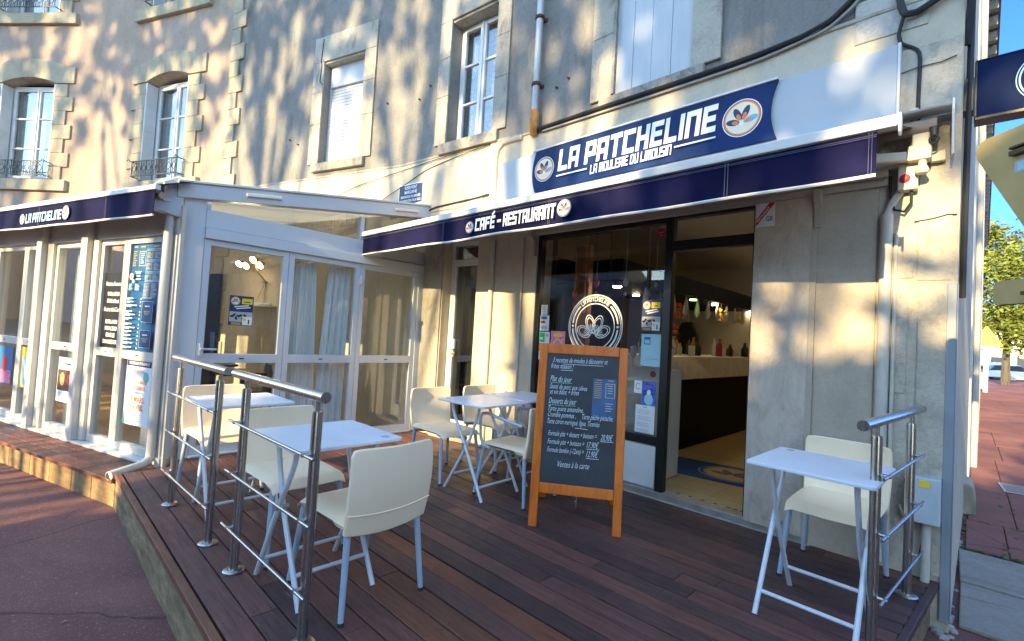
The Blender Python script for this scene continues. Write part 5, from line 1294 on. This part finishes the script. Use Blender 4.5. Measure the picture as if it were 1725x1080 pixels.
bunch('bunch of dark green leaves hanging nearest the door over the bar', -2.66, 1.5, 1.98, 'leaf_green', None)
for i, (x, y, h, c, lb) in enumerate(((-2.6, 2.5, .20, 'furniture_dark', 'dark bottle on the counter beside the wicker chair back'), (-2.55, 3.25, .16, 'glass_item', 'clear jar standing midway along the bar counter'), (-2.6, 3.7, .18, 'brick_wood', 'orange brown pot standing far along the bar counter'), (-2.55, 4.2, .22, 'furniture_dark', 'dark bottle standing at the far end of the bar counter'))):
    q = MB(); q.lathe([(.05, 1.412), (.055, 1.412 + h * .5), (.02, 1.412 + h * .8), (.018, 1.412 + h)], (x, y, 0), 12); tag(q.build('bottle', c, smooth=True), lb, 'bottle')
random.seed(77)
for i in range(14):
    h = random.uniform(.10, .26); r = random.uniform(.025, .05); x, y = random.uniform(-2.9, -2.5), 1.3 + i * .22 + random.uniform(-.05, .05)
    q = MB(); q.lathe([(r, 1.412), (r, 1.412 + h * .6), (r * .4, 1.412 + h * .8), (r * .36, 1.412 + h)], (x, y, 0), 10); tag(q.build('bottle', random.choice(['furniture_dark', 'brick_wood', 'leaf_green', 'glass_item', 'ink_burgundy']), smooth=True), 'small bottle or jar among the crowd along the bar counter', 'bottle', 'bottles along the bar counter')
for i in range(10):
    y = 1.2 + i * .36; q = MB(); q.lathe([(.01, 2.17), (.03, 2.05), (.036, 1.98), (.012, 1.93)], (-2.68, y, 0), 10); tag(q.build('hanging_glass', 'glass_item', smooth=True), 'stemmed glass hanging upside down under the bar soffit', 'glass', 'glasses under the bar soffit')
q = MB(); q.box(-2.52, 2.05, 1.412, -2.50, 2.20, 1.54); tag(q.build('price_card', 'paper'), 'small white card standing on the bar counter by the flowers', 'card')
q = MB(); q.prism([(-.17, 0), (.17, 0), (.19, .25), (.12, .36), (-.12, .36), (-.19, .25)], (-3.2, 2.9, 1.30), (.3, .95, 0), (0, 0, 1), (1, 0, 0), .04); tag(q.build('wicker_back', 'wicker', bevel=.02), 'orange wicker chair back showing above the bar counter', 'chair')
for i, (x, y, z, c, lb) in enumerate(((-2.7, .62, 2.12, 'bulb', 'small lit ceiling spot over the near end of the bar'), (-2.72, 3.35, 2.17, 'bulb', 'small lit spot under the far part of the bar soffit'), (-2.70, 4.9, 2.17, 'bulb', 'small lit spot farthest along under the bar soffit'), (-3.2, 1.9, 2.17, 'bulb', 'small lit spot set back under the bar soffit behind the green lamp'), (-2.64, 2.4, 2.15, 'bulb_green', 'green lit lamp under the bar soffit'))):
    t = thing('soffit_lamp', lb, 'lamp', (x, y, z)); q = MB(); q.lathe([(.02, .06), (.045, .05), (.05, 0)], (x, y, z), 14); q.build('shade', 'furniture_dark', t, smooth=True)
    q = MB(); q.lathe([(.04, -.012), (.044, .002)], (x, y, z - .002), 14); q.build('bulb', c, t)
# things hanging behind the display glass
random.seed(11)
HANG = [(-3.05, 2.02, 'flower_red', 'pink'), (-2.92, 1.95, 'glass_item', ''), (-2.78, 2.13, 'flower_red', ''), (-2.62, 2.1, 'furniture_dark', ''), (-2.44, 2.12, 'glass_item', ''), (-2.2, 2.0, 'glass_item', ''), (-2.12, 2.2, 'flower_yellow', '')]
LB = ['string of shells hanging at the far left behind the display glass', 'string with a clear float hanging second from left behind the display glass', 'string with a red float hanging above the ring emblem', 'dark thick cord with a weight hanging above the ring emblem', 'string with a clear ball hanging above the right of the ring emblem', 'string of clear beads hanging left of the mussel poster', 'string with a yellow bead hanging right behind the display glass']
for (x, z, c, _), lb in zip(HANG, LB):
    t = thing('hanging_ornament', lb, 'ornament', (x, .35, z), 'ornaments hanging in the shop window')
    q = MB(); q.tube([(x, .35, z), (x, .35, 2.94)], .004 if c != 'furniture_dark' else .010, 6); q.build('string', 'cable_black' if c == 'furniture_dark' else 'cable_grey', t)
    q = MB(); q.lathe([(.004, -.05), (.022, -.03), (.028, 0), (.018, .03), (.004, .045)], (x, .35, z), 10); q.lathe([(.004, -.14), (.014, -.13), (.018, -.11), (.004, -.09)], (x, .35, z), 8); q.build('bead', c, t, smooth=True)
q = MB(); q.box(-3.12, .42, .32, -2.93, .50, 2.55); tag(q.build('wooden_column', 'brick_wood', bevel=.01), 'orange brown wooden column just inside the display glass', 'column')
q = MB(); q.box(-3.1, .3, .32, -1.95, .62, 1.30); o = q.build('window_cabinet', 'interior_cream', bevel=.006); tag(o, 'cream cabinet standing behind the display glass below the emblem', 'cabinet')
for x, c, lb in ((-2.02, 'ink_burgundy', 'round purple sticker on the cream cabinet behind the glass'), (-1.985 + .06, 'ink_black', 'round black sticker on the cream cabinet near the door jamb')):
    pp_ = Print(Matrix.Translation((0, .3, 0)), .0); pp_.ell(x - .06, 1.255, .030, .030, c); tag(pp_.build('round_sticker', c), lb, 'sticker')
bk_ = thing('back_shelf', 'dark shelf unit crowded with bottles behind the far end of the bar', 'shelf', (-3.4, 5.6, .31))
q = MB()
for z in (.9, 1.3, 1.62, 1.94): q.box(-5.1, 5.45, z, -2.3, 5.8, z + .025)
for x in (-5.1, -4.2, -3.3, -2.35): q.box(x, 5.46, .32, x + .03, 5.79, 2.12)
q.build('frame', 'furniture_dark', bk_)
random.seed(88)
for z in (1.325, 1.645):
    for i in range(17):
        x = -4.95 + i * .155 + random.uniform(-.03, .03); h = random.uniform(.14, .27); r = random.uniform(.025, .042)
        q = MB(); q.lathe([(r, z), (r, z + h * .6), (r * .4, z + h * .78), (r * .36, z + h)], (x, 5.6, 0), 9); tag(q.build('bottle', random.choice(['furniture_dark', 'brick_wood', 'leaf_green', 'glass_item', 'ink_burgundy', 'ink_gold', 'furniture_dark']), smooth=True), 'bottle among many on the dark shelves at the back of the shop', 'bottle', 'bottles on the back shelves')
for i, (x, y, lb) in enumerate(((-3.55, 4.3, 'dark coat hanging behind the far end of the bar'), (-3.2, 5.2, 'dark apron hanging beside the back shelves'))):
    t = thing('hanging_coat', lb, 'coat', (x, y, 1.3)); q = MB(); q.prism([(-.2, 1.05), (.2, 1.05), (.19, 1.75), (.10, 1.95), (-.10, 1.95), (-.19, 1.75)], (x, y, 0), (1, 0, 0), (0, 0, 1), (0, 1, 0), .12); q.build('cloth', 'furniture_dark', t, bevel=.04, seg=3); q = MB(); q.tube([(x, y + .06, 1.94), (x, y + .06, 2.19)], .008, 6); q.build('hook', 'zinc', t)
for i, (x, y) in enumerate(((-1.5, 2.4), (-1.6, 4.2))):  # two lamps added to brighten the shop room
    t = thing('fill_ceiling_lamp', ('added round fill lamp on the ceiling over the aisle, nearer the door', 'added round fill lamp on the ceiling over the aisle, farther inside')[i], 'lamp', (x, y, 2.9)); q = MB(); q.lathe([(.10, 2.945), (.11, 2.90)], (x, y, 0), 18); q.build('rim', 'paint_white', t, smooth=True); q = MB(); q.lathe([(.05, 2.899), (.035, 2.885)], (x, y, 0), 18); q.build('bulb', 'bulb', t)
gs = thing('glass_rack', 'rack of upturned glasses on the cabinet behind the display glass', 'glassware', (-2.2, .4, 1.3))
for i in range(6):
    q = MB(); q.lathe([(.03, 1.302), (.028, 1.31), (.005, 1.315), (.005, 1.38), (.03, 1.41), (.034, 1.47), (.03, 1.50)], (-2.36 + .07 * i, .42 + .05 * (i % 2), 0), 12); q.build('glass', 'glass_item', gs, smooth=True)

# ------------------------------------------------------------------ small fittings on the corner
rb_ = thing('key_switch_box', 'cream awning control box with a red button under the awning arm', 'control box', (-.285, -.06, 2.6))
q = MB(); q.box(-.335, -.10, 2.545, -.24, -.028, 2.715); q.build('case', 'box_cream', rb_, bevel=.008)
q = MB(); q.lathe([(.026, 0), (.026, .006), (.018, .012)], (0, 0, 0), 14); q.v = [Vector((-.300 + v.x, -.1005 - v.z, 2.615 + v.y)) for v in q.v]; q.build('button', 'ink_red', rb_, smooth=True)
q = MB(); q.tube([(-.27, -.06, 2.546), (-.27, -.07, 2.47), (-.30, -.07, 2.42), (-.35, -.06, 2.44), (-.37, -.05, 2.52), (-.375, -.04, 2.66)], .008, 8); q.build('cable', 'cable_black', rb_, smooth=True)
mb_ = thing('meter_box', 'grey electrical meter box on the wall behind the right rail', 'meter box', (-.17, -.07, .73))
q = MB(); q.box(-.225, -.13, .60, -.10, -.03, .86); q.build('case', 'box_grey', mb_, bevel=.006)
q = MB(); q.box(-.195, -.1325, .805, -.145, -.1305, .845); q.build('warning_label', 'ink_yellow', mb_)
q = MB(); q.tube([(-.16, -.07, .60), (-.16, -.06, .05)], .022, 10); q.tube([(-.20, -.08, .62), (-.26, -.06, .60), (-.285, -.045, .66)], .007, 6); q.build('conduit', 'pipe_cream', mb_, smooth=True)

# cables
def cable(label, pts, r, mat='cable_black', name='wall_cable'):
    q = MB(); n = []
    for a, b, in zip(pts, pts[1:]):
        a, b = Vector(a), Vector(b); k = 6
        for i in range(k): n.append(a.lerp(b, i / k))
    n.append(Vector(pts[-1]))
    for _ in range(2): n = [n[0]] + [(n[i - 1] + n[i] * 2 + n[i + 1]) / 4 for i in range(1, len(n) - 1)] + [n[-1]]
    q.tube(n, r, 7); return tag(q.build(name, mat, smooth=True), label, 'cable')
cable('thick black cable bundle rising along the wall above the name board', [(-3.40, -.045, 3.75), (-2.5, -.05, 3.745), (-1.8, -.05, 3.735), (-1.2, -.05, 3.735), (-.9, -.05, 3.755), (-.72, -.05, 3.80), (-.6, -.05, 3.90), (-.5, -.05, 3.99), (-.35, -.05, 4.02), (-.1, -.05, 4.03)], .017)
cable('thin pale cable running below the black bundle over the name board', [(-3.3, -.035, 3.715), (-2.2, -.035, 3.70), (-1.2, -.035, 3.695), (-.75, -.035, 3.75), (-.6, -.035, 3.85), (-.52, -.035, 3.95)], .010, 'cable_grey')
cable('second black cable lying under the thick bundle above the name board', [(-3.38, -.03, 3.725), (-2.0, -.032, 3.72), (-1.2, -.032, 3.712), (-.8, -.03, 3.745), (-.62, -.03, 3.86), (-.5, -.03, 3.97)], .012)
cable('black cable dropping from above and looping round the building corner', [(-.36, -.05, 4.6), (-.36, -.05, 3.9), (-.355, -.05, 3.76), (-.33, -.055, 3.665), (-.27, -.055, 3.655), (-.18, -.05, 3.70), (-.10, -.05, 3.75), (-.055, -.05, 3.755), (-.03, -.04, 3.72), (-.03, -.02, 3.6), (-.045, .03, 3.4)], .020)
cable('black cable hanging down beside the right end of the white sign panel', [(-.335, -.05, 3.66), (-.36, -.03, 3.56), (-.345, -.025, 3.5), (-.25, -.03, 3.42), (-.255, -.03, 3.1), (-.25, -.03, 2.9)], .011)
cable('grey cable curling over the blue flaked wall panel', [(-.11, -.03, 4.3), (-.10, -.03, 3.85), (-.16, -.03, 3.75), (-.24, -.03, 3.70), (-.27, -.03, 3.64)], .008, 'cable_grey')
cable('bundle of black cables running down the corner edge', [(-.022, .05, 4.2), (-.03, .04, 3.0), (-.036, .035, 2.2), (-.036, .035, 1.9)], .016)
def onB(u, z, d=.03): return tuple(FR['B'] @ Vector((-u, -d, z)))
def onC(u, z, d=.03): return tuple(FR['C'] @ Vector((-u, -d, z)))
cable('thin black wire sagging across the pale wall left of the name board', [onB(.45, 3.74), onB(.9, 3.70), onB(1.5, 3.62), onB(2.0, 3.45), onC(.4, 3.25), onC(.9, 3.15)], .005)
cable('second thin wire across the pale wall, ending over the veranda roof', [onB(.45, 3.75), onB(1.2, 3.73), onB(2.0, 3.68), onC(.8, 3.55), onC(1.6, 3.3), onC(2.0, 3.15)], .005)
cable('black wire running above the white awning bar by the street plate', [onB(.42, 3.15), onB(.6, 3.13), onB(1.3, 3.10), onB(1.45, 3.06), onB(1.46, 2.98)], .012)

# projecting sign on the corner
ps_ = thing('projecting_sign', 'navy projecting shop sign with round emblem on the building corner', 'sign', (.0, .1, 3.1))
q = MB(); q.box(-.002, .06, 2.95, .62, .16, 3.30); q.build('box', 'sign_navy', ps_, bevel=.006)
q = MB(); q.box(-.006, .052, 2.945, .626, .168, 2.965); q.box(-.006, .056, 3.297, .626, .164, 3.306); q.box(-.008, .054, 2.966, .004, .166, 3.296); q.build('trim', 'frame_black', ps_, bevel=.003)
q = MB(); q.box(-.11, .03, 3.0, -.009, .13, 3.20); q.build('bracket', 'frame_black', ps_, bevel=.004)
p = Print(Matrix.Translation((0, .06, 0)), 0)
for r, t in ((.152, .005), (.140, .008)): p.ring(.31, 3.13, r, r, t, 'ink_lightblue', n=56)
emblem(p, .31, 3.13, .115, False); p.build('emblem', 'ink_cream', ps_)

# backs of the road signs on their post at the right
SPo = Vector((.235, -1.915, 0)); sd_ = Vector((.69, -.724, 0)).normalized(); sn = Vector((-sd_.y, sd_.x, 0))
ts_ = thing('road_sign', 'grey back of a downward pointing triangular road sign close at the right edge', 'road sign', tuple(SPo))
MT_ = Matrix((sd_, sn, up)).transposed().to_4x4(); MT_.translation = SPo
q = MB(MT_); ctr = (0, 2.175 - .2); Rr = .405; P = []
for ang in (150, 30, 270):
    cxx, czz = (Rr - .07) * math.cos(R_(ang)), (Rr - .07) * math.sin(R_(ang))
    for k in (60, 30, 0, -30, -60): P.append((cxx + .035 * math.cos(R_(ang + k)), czz + .035 * math.sin(R_(ang + k))))
q.prism(P, (0, -.012, 2.02), (1, 0, 0), (0, 0, 1), (0, 1, 0), .008, 'sign_back')
q.prism([(a * 1.012, b * 1.012) for a, b in P], (0, -.0035, 2.02), (1, 0, 0), (0, 0, 1), (0, 1, 0), .012, 'sign_back_edge'); q.build('plate', 'sign_back', ts_)
q = MB(MT_); q.box(-.21, -.028, 2.135, .21, -.0125, 2.15); q.box(-.21, -.028, 2.155, .21, -.0125, 2.162); q.box(-.11, -.028, 1.86, .11, -.0125, 1.875); q.box(-.11, -.028, 1.88, .11, -.0125, 1.887); q.build('clamp_rail', 'sign_back_edge', ts_, bevel=.002)
p = Print(MT_, .012); p.rect(-.205, 2.085, -.16, 2.12, 'ink_grey'); p.rect(-.198, 2.09, -.167, 2.115, 'ink_lightblue'); p.ell(-.11, 2.118, .016, .009, 'ink_blue'); p.text('SP', -.135, 2.085, .03, 'ink_black', width=.04, bold=.02); p.rect(-.08, 2.085, -.04, 2.12, 'ink_grey'); p.build('sticker', 'ink_grey', ts_)
q = MB(MT_); q.tube([(0, .03, 0), (0, .03, 2.3)], .03, 14); q.build('post', 'zinc', ts_, smooth=True)
rs_ = thing('plate_sign', 'grey back of the small rectangular road sign below the triangular one', 'road sign', tuple(SPo + up * 1.75))
q = MB(MT_); a, b, z0, z1, r = -.26, .26, 1.705, 1.775, .02
rr_ = []
for cx_, cz_, s in ((b - r, z1 - r, 0), (a + r, z1 - r, 90), (a + r, z0 + r, 180), (b - r, z0 + r, 270)):
    for k in range(4): rr_.append((cx_ + r * math.cos(R_(s + k * 30)), cz_ + r * math.sin(R_(s + k * 30))))
q.prism(rr_, (0, -.012, 0), (1, 0, 0), (0, 0, 1), (0, 1, 0), .008); q.prism([(x * 1.006, 1.74 + (z - 1.74) * 1.04) for x, z in rr_], (0, -.0035, 0), (1, 0, 0), (0, 0, 1), (0, 1, 0), .012, 'sign_back_edge'); q.box(-.17, -.026, 1.727, .17, -.0125, 1.737, 'sign_back_edge'); q.build('plate', 'sign_back', rs_)
mh = MB(); mh.M = Matrix.Translation((.40, 4.75, .022)) @ Matrix.Rotation(R_(4), 4, 'Z'); mh.box(-.09, -.27, 0, .24, .27, .006); mh.box(-.07, -.25, .0062, .22, .25, .008, 'slab_concrete')
tag(mh.build('cover_plate', 'box_grey'), 'grey metal cover plate let into the red pavement', 'cover')
# ------------------------------------------------------------------ the side street
nb = thing('street_house', 'cream row house with wooden eaves beyond the corner, along the side street', 'house', (.1, 12, 0))
def sx(y): return -.055 + .0135 * y
q = MB(); q.add([(sx(4.9), 4.9, 0), (sx(31), 31, 0), (sx(31), 31, 7.6), (sx(4.9), 4.9, 7.6), (-6, 4.9, 0), (-6, 31, 0), (-6, 31, 7.6), (-6, 4.9, 7.6)], ((0, 1, 2, 3), (4, 7, 6, 5), (0, 3, 7, 4), (1, 5, 6, 2)))
q.v = [v + Vector((.012, 0, 0)) for v in q.v]; q.build('wall', 'house_white', nb)
q = MB()
y = 5.0
while y < 30:
    q.box(sx(y) + .0, y, 7.45, sx(y) + .20, y + .12, 7.62); y += .55
q.build('rafter', 'eave_wood', nb)
q = MB(); q.add([(sx(4.9), 4.9, 7.63), (sx(31) + .25, 31, 7.63), (-6, 31, 10), (-6, 4.9, 10), (sx(4.9) + .23, 4.9, 7.66), (sx(31) + .25, 31, 7.66)], ((0, 1, 5, 4), (4, 5, 2, 3)))
q.build('roof', 'tile_roof', nb)
q = MB()
for y in (6, 9, 13, 18, 25): q = MB(); q.tube([(sx(y) + .05, y, 0), (sx(y) + .05, y, 7.4)], .035, 8); q.build('downpipe', 'pipe_cream', nb, smooth=True)
q = MB()
for y in (8, 15, 22):
    q = MB(); q.box(sx(y) + .008, y + .05, 1.32, sx(y) + .02, y + 1.05, 2.9); o = q.build('window', 'shutter_grey', nb)
    q = MB(); q.box(sx(y) + .012, y, 1.2, sx(y) + .06, y + 1.1, 1.32); q.build('sill', 'stone_pale', o); q = MB(); q.box(sx(y) + .012, y, 2.9, sx(y) + .05, y + 1.1, 3.05); q.build('lintel', 'stone_pale', o)
wp_ = thing('warning_sign', 'pale triangular road sign on a white post far down the side street', 'road sign', (.63, 31.5, 0))
q = MB(); q.tube([(.63, 31.5, 0), (.63, 31.5, 3.3)], .10, 10); q.build('post', 'house_white', wp_, smooth=True)
q = MB(); q.prism([(-.62, 0), (.62, 0), (.04, 1.0), (-.04, 1.0)], (.63, 31.38, 2.45), (1, 0, 0), (0, 0, 1), (0, -1, 0), .03); q.build('plate', 'ink_yellow', wp_)
bn_ = thing('litter_bin', 'grey litter bin against the wall beyond the white sign post', 'bin', (.35, 36, 0)); q = MB(); q.lathe([(.25, 0), (.3, .1), (.3, 1.1), (.26, 1.2)], (.42, 36, 0), 14); q.build('body', 'box_grey', bn_, smooth=True); q = MB(); q.lathe([(.31, 1.2), (.28, 1.3), (.1, 1.36)], (.42, 36, 0), 14); q.build('lid', 'furniture_dark', bn_, smooth=True)
def far_house(label, x, y, w_, d, h, rm, cols, name='far_house', wall='house_white', rh=2.2):
    t = thing(name, label, 'house', (x, y, 0))
    q = MB(); q.box(x, y, 0, x + w_, y + d, h); q.build('wall', wall, t)
    q = MB(); q.prism([(-.3, 0), (d + .3, 0), (d / 2, rh)], (x - .2, y, h + .005), (0, 1, 0), (0, 0, 1), (1, 0, 0), w_ + .4); o = q.build('roof', rm, t)
    q = MB(); q.box(x + w_ * .3, y + d * .4, h + rh * .5, x + w_ * .3 + .6, y + d * .4 + .6, h + rh + .8); q.build('chimney', 'brick_wood', o)
    fl = max(1, int(h // 2.7))
    for k in range(fl):
        for i in range(cols):
            wx = x + w_ * (i + .5) / cols; z = .9 + k * 2.7
            q = MB(); q.box(wx - .45, y - .05, z, wx + .45, y - .002, z + 1.4); f_ = q.build('window', 'window_dark', t)
            q = MB(); q.box(wx - .95, y - .07, z, wx - .5, y - .003, z + 1.4); q.box(wx + .5, y - .07, z, wx + .95, y - .003, z + 1.4); q.box(wx - .5, y - .09, z - .1, wx + .5, y - .003, z - .01); q.build('shutter', 'shutter_grey', f_)
far_house('white house with slate roof at the end of the side street, half behind the tree', 1.2, 72, 6, 7, 5.2, 'slate_roof', 3)
far_house('white house with slate roof farther right at the end of the side street', 7.6, 74, 8, 8, 6.0, 'slate_roof', 4)
q = MB(); q.box(1.0, 66, 0, 3.4, 66.3, 1.7); tag(q.build('garden_wall', 'house_white'), 'low white garden wall before the far houses', 'wall')
def car(label, x, y, rz, paint):
    t = thing('parked_car', label, 'car', (0, 0, 0), 'cars parked down the side street')
    body = [(-2.0, .25), (-2.05, .6), (-1.9, .85), (-1.2, .92), (1.1, .92), (1.9, .82), (2.05, .55), (2.0, .25)]
    q = MB(); q.prism(body, (0, -.82, 0), (1, 0, 0), (0, 0, 1), (0, 1, 0), 1.64); q.build('body', paint, t, bevel=.09, seg=3)
    q = MB(); q.prism([(-1.75, .90), (-1.35, 1.42), (.35, 1.45), (1.1, .90)], (0, -.70, 0), (1, 0, 0), (0, 0, 1), (0, 1, 0), 1.4); q.build('window', 'window_dark', t, bevel=.06)
    q = MB(); q.prism([(-1.42, 1.40), (-1.3, 1.47), (.3, 1.49), (.42, 1.42)], (0, -.70, 0), (1, 0, 0), (0, 0, 1), (0, 1, 0), 1.4); q.build('roof', paint, t, bevel=.03)
    for a in (-1.25, 1.25):
        for s in (-.80, .62):
            w_ = MB(); w_.lathe([(.31, 0), (.31, .18)], (0, 0, 0), 18); w_.v = [Vector((a + v.x, s + v.z, .31 + v.y)) for v in w_.v]; w_.build('wheel', 'rubber', t, smooth=True)
    for s in (-.6, .6):
        w_ = MB(); w_.box(-2.08, s - .15, .6, -2.03, s + .15, .75); w_.build('tail_light', 'ink_red', t)
    t.location = (x, y, 0); t.rotation_euler = (0, 0, R_(rz))
car('beige car parked nearest, at the right edge of the side street', 3.55, 34, 90, 'car_paint_beige')
car('dark car parked behind the beige one down the side street', 3.9, 46, 90, 'car_paint_dark')
car('small white car parked across the end of the side street', 3.0, 62, 10, 'car_paint_white')

# ------------------------------------------------------------------ trees
def leafy(name, label, x, y, h, crown, n, size, mat, seed, trunk_r=.16, lift=.3, group=None, tall=1.0, limbs=9, clumps=26, lean=(0, 0), upright=False):
    """crown = list of (dx,dy,z,rx,ry,rz) ellipsoids filled with leaf faces gathered in clumps"""
    rnd = random.Random(seed)
    t = thing(name, label, 'tree', (x, y, 0), group)
    q = MB(); top = h * .72
    pts = [Vector((x + lean[0] * s + rnd.uniform(-.05, .05) * s, y + lean[1] * s + rnd.uniform(-.05, .05) * s, top * s)) for s in [0, .15, .3, .5, .7, .85, 1]]
    q.tube(pts, [trunk_r * (1.25 - s * 1.0) for s in [0, .15, .3, .5, .7, .85, 1]], 9)
    for i in range(limbs):
        e = crown[i % len(crown)]; b = pts[rnd.randint(2, 5)]
        a = rnd.random() * 6.28; g_ = Vector((x + e[0] + e[3] * .7 * math.cos(a), y + e[1] + e[4] * .7 * math.sin(a), e[2] + e[5] * rnd.uniform(-.3, .8)))
        mid = b.lerp(g_, .5) + Vector((rnd.uniform(-.3, .3), rnd.uniform(-.3, .3), rnd.uniform(0, .4)))
        q.tube([b, b.lerp(mid, .5), mid, mid.lerp(g_, .5), g_], [trunk_r * .45, trunk_r * .36, trunk_r * .28, trunk_r * .18, trunk_r * .07], 6)
        for k in range(4):
            s0 = mid.lerp(g_, rnd.random()); s1 = s0 + Vector((rnd.uniform(-1, 1), rnd.uniform(-1, 1), rnd.uniform(.0, 1.2)))
            q.tube([s0, s0.lerp(s1, .5) + Vector((rnd.uniform(-.1, .1), 0, .08)), s1], [trunk_r * .14, trunk_r * .1, trunk_r * .03], 5)
    q.build('trunk', 'bark', t, smooth=True)
    q = MB(); tot = sum(e[3] * e[4] * e[5] for e in crown)
    for e in crown:
        k = int(n * e[3] * e[4] * e[5] / tot); nc = max(3, int(clumps * e[3] * e[4] * e[5] / tot)); cl = []
        while len(cl) < nc:
            p = Vector((rnd.uniform(-1, 1), rnd.uniform(-1, 1), rnd.uniform(-1, 1)))
            if p.length < 1: cl.append(p)
        for i in range(k):
            c = rnd.choice(cl); sp = .16 + .10 * rnd.random()
            p = c + Vector((rnd.gauss(0, sp), rnd.gauss(0, sp), rnd.gauss(0, sp * tall)))
            P = Vector((x + e[0] + p.x * e[3], y + e[1] + p.y * e[4], e[2] + p.z * e[5]))
            s = size * rnd.uniform(.5, 1.3); a = Vector((rnd.gauss(0, 1), rnd.gauss(0, 1), rnd.gauss(0, .6))).normalized(); b = a.cross(Vector((rnd.gauss(0, 1), rnd.gauss(0, 1), rnd.gauss(0, 1)))).normalized()
            if upright: a = Vector((rnd.gauss(0, .35), rnd.gauss(0, .35), 1)).normalized(); b = a.cross(Vector((rnd.gauss(0, .3), 1, 0))).normalized()
            q.add([P - a * s, P - b * s * .45, P + a * s, P + b * s * .45], ((0, 1, 2, 3),))
    q.build('crown', mat, t)
    return t
leafy('street_tree', 'yellow green tree rising over the side street behind the white sign post', 1.95, 47, 12, [(0, 0, 7.2, 2.3, 2.3, 2.6), (-.4, .5, 10.2, 1.7, 1.8, 2.2), (1.3, .3, 5.2, 1.7, 1.7, 1.5), (.2, 0, 4.2, 2.2, 2.0, 1.5)], 15000, .17, 'foliage_gold', 5, .22, clumps=70)
# trees across the roundabout, whose shadows fall on the fronts
D_ = 15.0
def shade(x, z, dist, yw=0.0):   # the point on the sun's path that shades the wall point (x, z)
    return (x + .0625 * dist, yw - dist, z + .3375 * dist)
random.seed(44)
k = 0
for (wx, dist, cz, cr, n_) in ((-14.6, 21, 6.9, 2.9, 470), (-11.5, 22, 6.9, 2.9, 470), (-8.4, 20, 7.0, 2.5, 360), (-5.6, 21, 7.0, 2.5, 360), (-3.2, 20, 6.4, 1.7, 400), (-1.2, 20, 5.5, 1.6, 850)):
    x, y, z = shade(wx, cz, dist)
    leafy('plane_tree', 'thinly leaved plane tree of the roundabout facing the cafe', x, y, z + 1.5, [(0, 0, z + 1.2, cr, cr * .6, 2.3), (.5, .2, z - 1.2, cr * .85, cr * .5, 1.5)], n_, .30, 'foliage_mid', 100 + k, .17, group='plane trees around the roundabout', tall=1.9, limbs=16, clumps=46, upright=True); k += 1
for i, (x, y, h, r) in enumerate(((-7.0, -12.2, 3.9, .085), (-6.4, -13.0, 4.0, .07), (-5.9, -12.0, 3.9, .10), (-5.4, -12.6, 4.0, .07), (-4.85, -12.2, 3.8, .08))):
    leafy('young_tree', 'bare young tree in the row across the road facing the veranda', x, y, h / .72, [(0, 0, h * .98, .5, .4, .7)], 14, .16, 'foliage_mid', 300 + i, r, group='bare young trees across the road', limbs=3)
for wx, dist, h, w_ in ((-4.35, 13.0, -1.0, .72), (-2.2, 13.0, 1.4, 1.5), (-.2, 14.2, 1.3, 1.7), (2.6, 13.4, 3.4, 2.0), (5.2, 14, 3.6, 2.2)):  # unseen evergreens added to keep the terrace and lower wall in shade
    x, y, z = shade(wx, h, dist)
    leafy('shade_evergreen', 'unseen dense evergreen added across the road to shade the terrace', x, y, z, [(0, 0, z * .50, w_ * .9, 1.2, z * .48), (.2, 0, z * .25, w_ * 1.1, 1.3, z * .26), (0, .1, z * .8, w_ * .62, .9, z * .19)], 9000, .34, 'foliage_dark', 200 + k, .2, group='evergreens added to shade the terrace', clumps=420); k += 1
LBH = ('unseen tall pink house added across the roundabout, farthest left', 'unseen cream house added across the roundabout, second from the left', 'unseen tall pink house added across the roundabout facing the pink front', 'unseen wide cream house added across the roundabout facing the glass veranda', 'unseen narrow grey house added across the roundabout facing the cafe', 'unseen cream house added across the roundabout facing the side street', 'unseen long grey house added across the roundabout at far right')
for i, (x, w_, h, m_) in enumerate(((-96, 22, 11, 'render_pink'), (-73, 24, 9.5, 'render_cream'), (-48.5, 16, 9.5, 'render_pink'), (-32, 13, 8, 'render_cream'), (-18, 10.5, 10, 'render_grey'), (-7, 14, 7.5, 'render_cream'), (8, 22, 9, 'render_grey'))):  # unseen houses added to block the low sky reflected in the glass
    far_house(LBH[i], x, -58 - (i % 2) * 2, w_, 9, h, 'slate_roof', 4, 'sky_block_house', m_)
for i, (y, d_, h) in enumerate(((-14, 14, 8.5), (.5, 16, 7.5), (17, 18, 9))):  # more unseen houses, added to close the open horizon in the side glass
    far_house(('unseen grey house added across the side street nearest the roundabout', 'unseen cream house added across the side street opposite the corner', 'unseen grey house added across the side street farther along')[i], 15.5, y, 9, d_, h, 'slate_roof', 3, 'side_block_house', ('render_grey', 'render_cream', 'render_grey')[i])
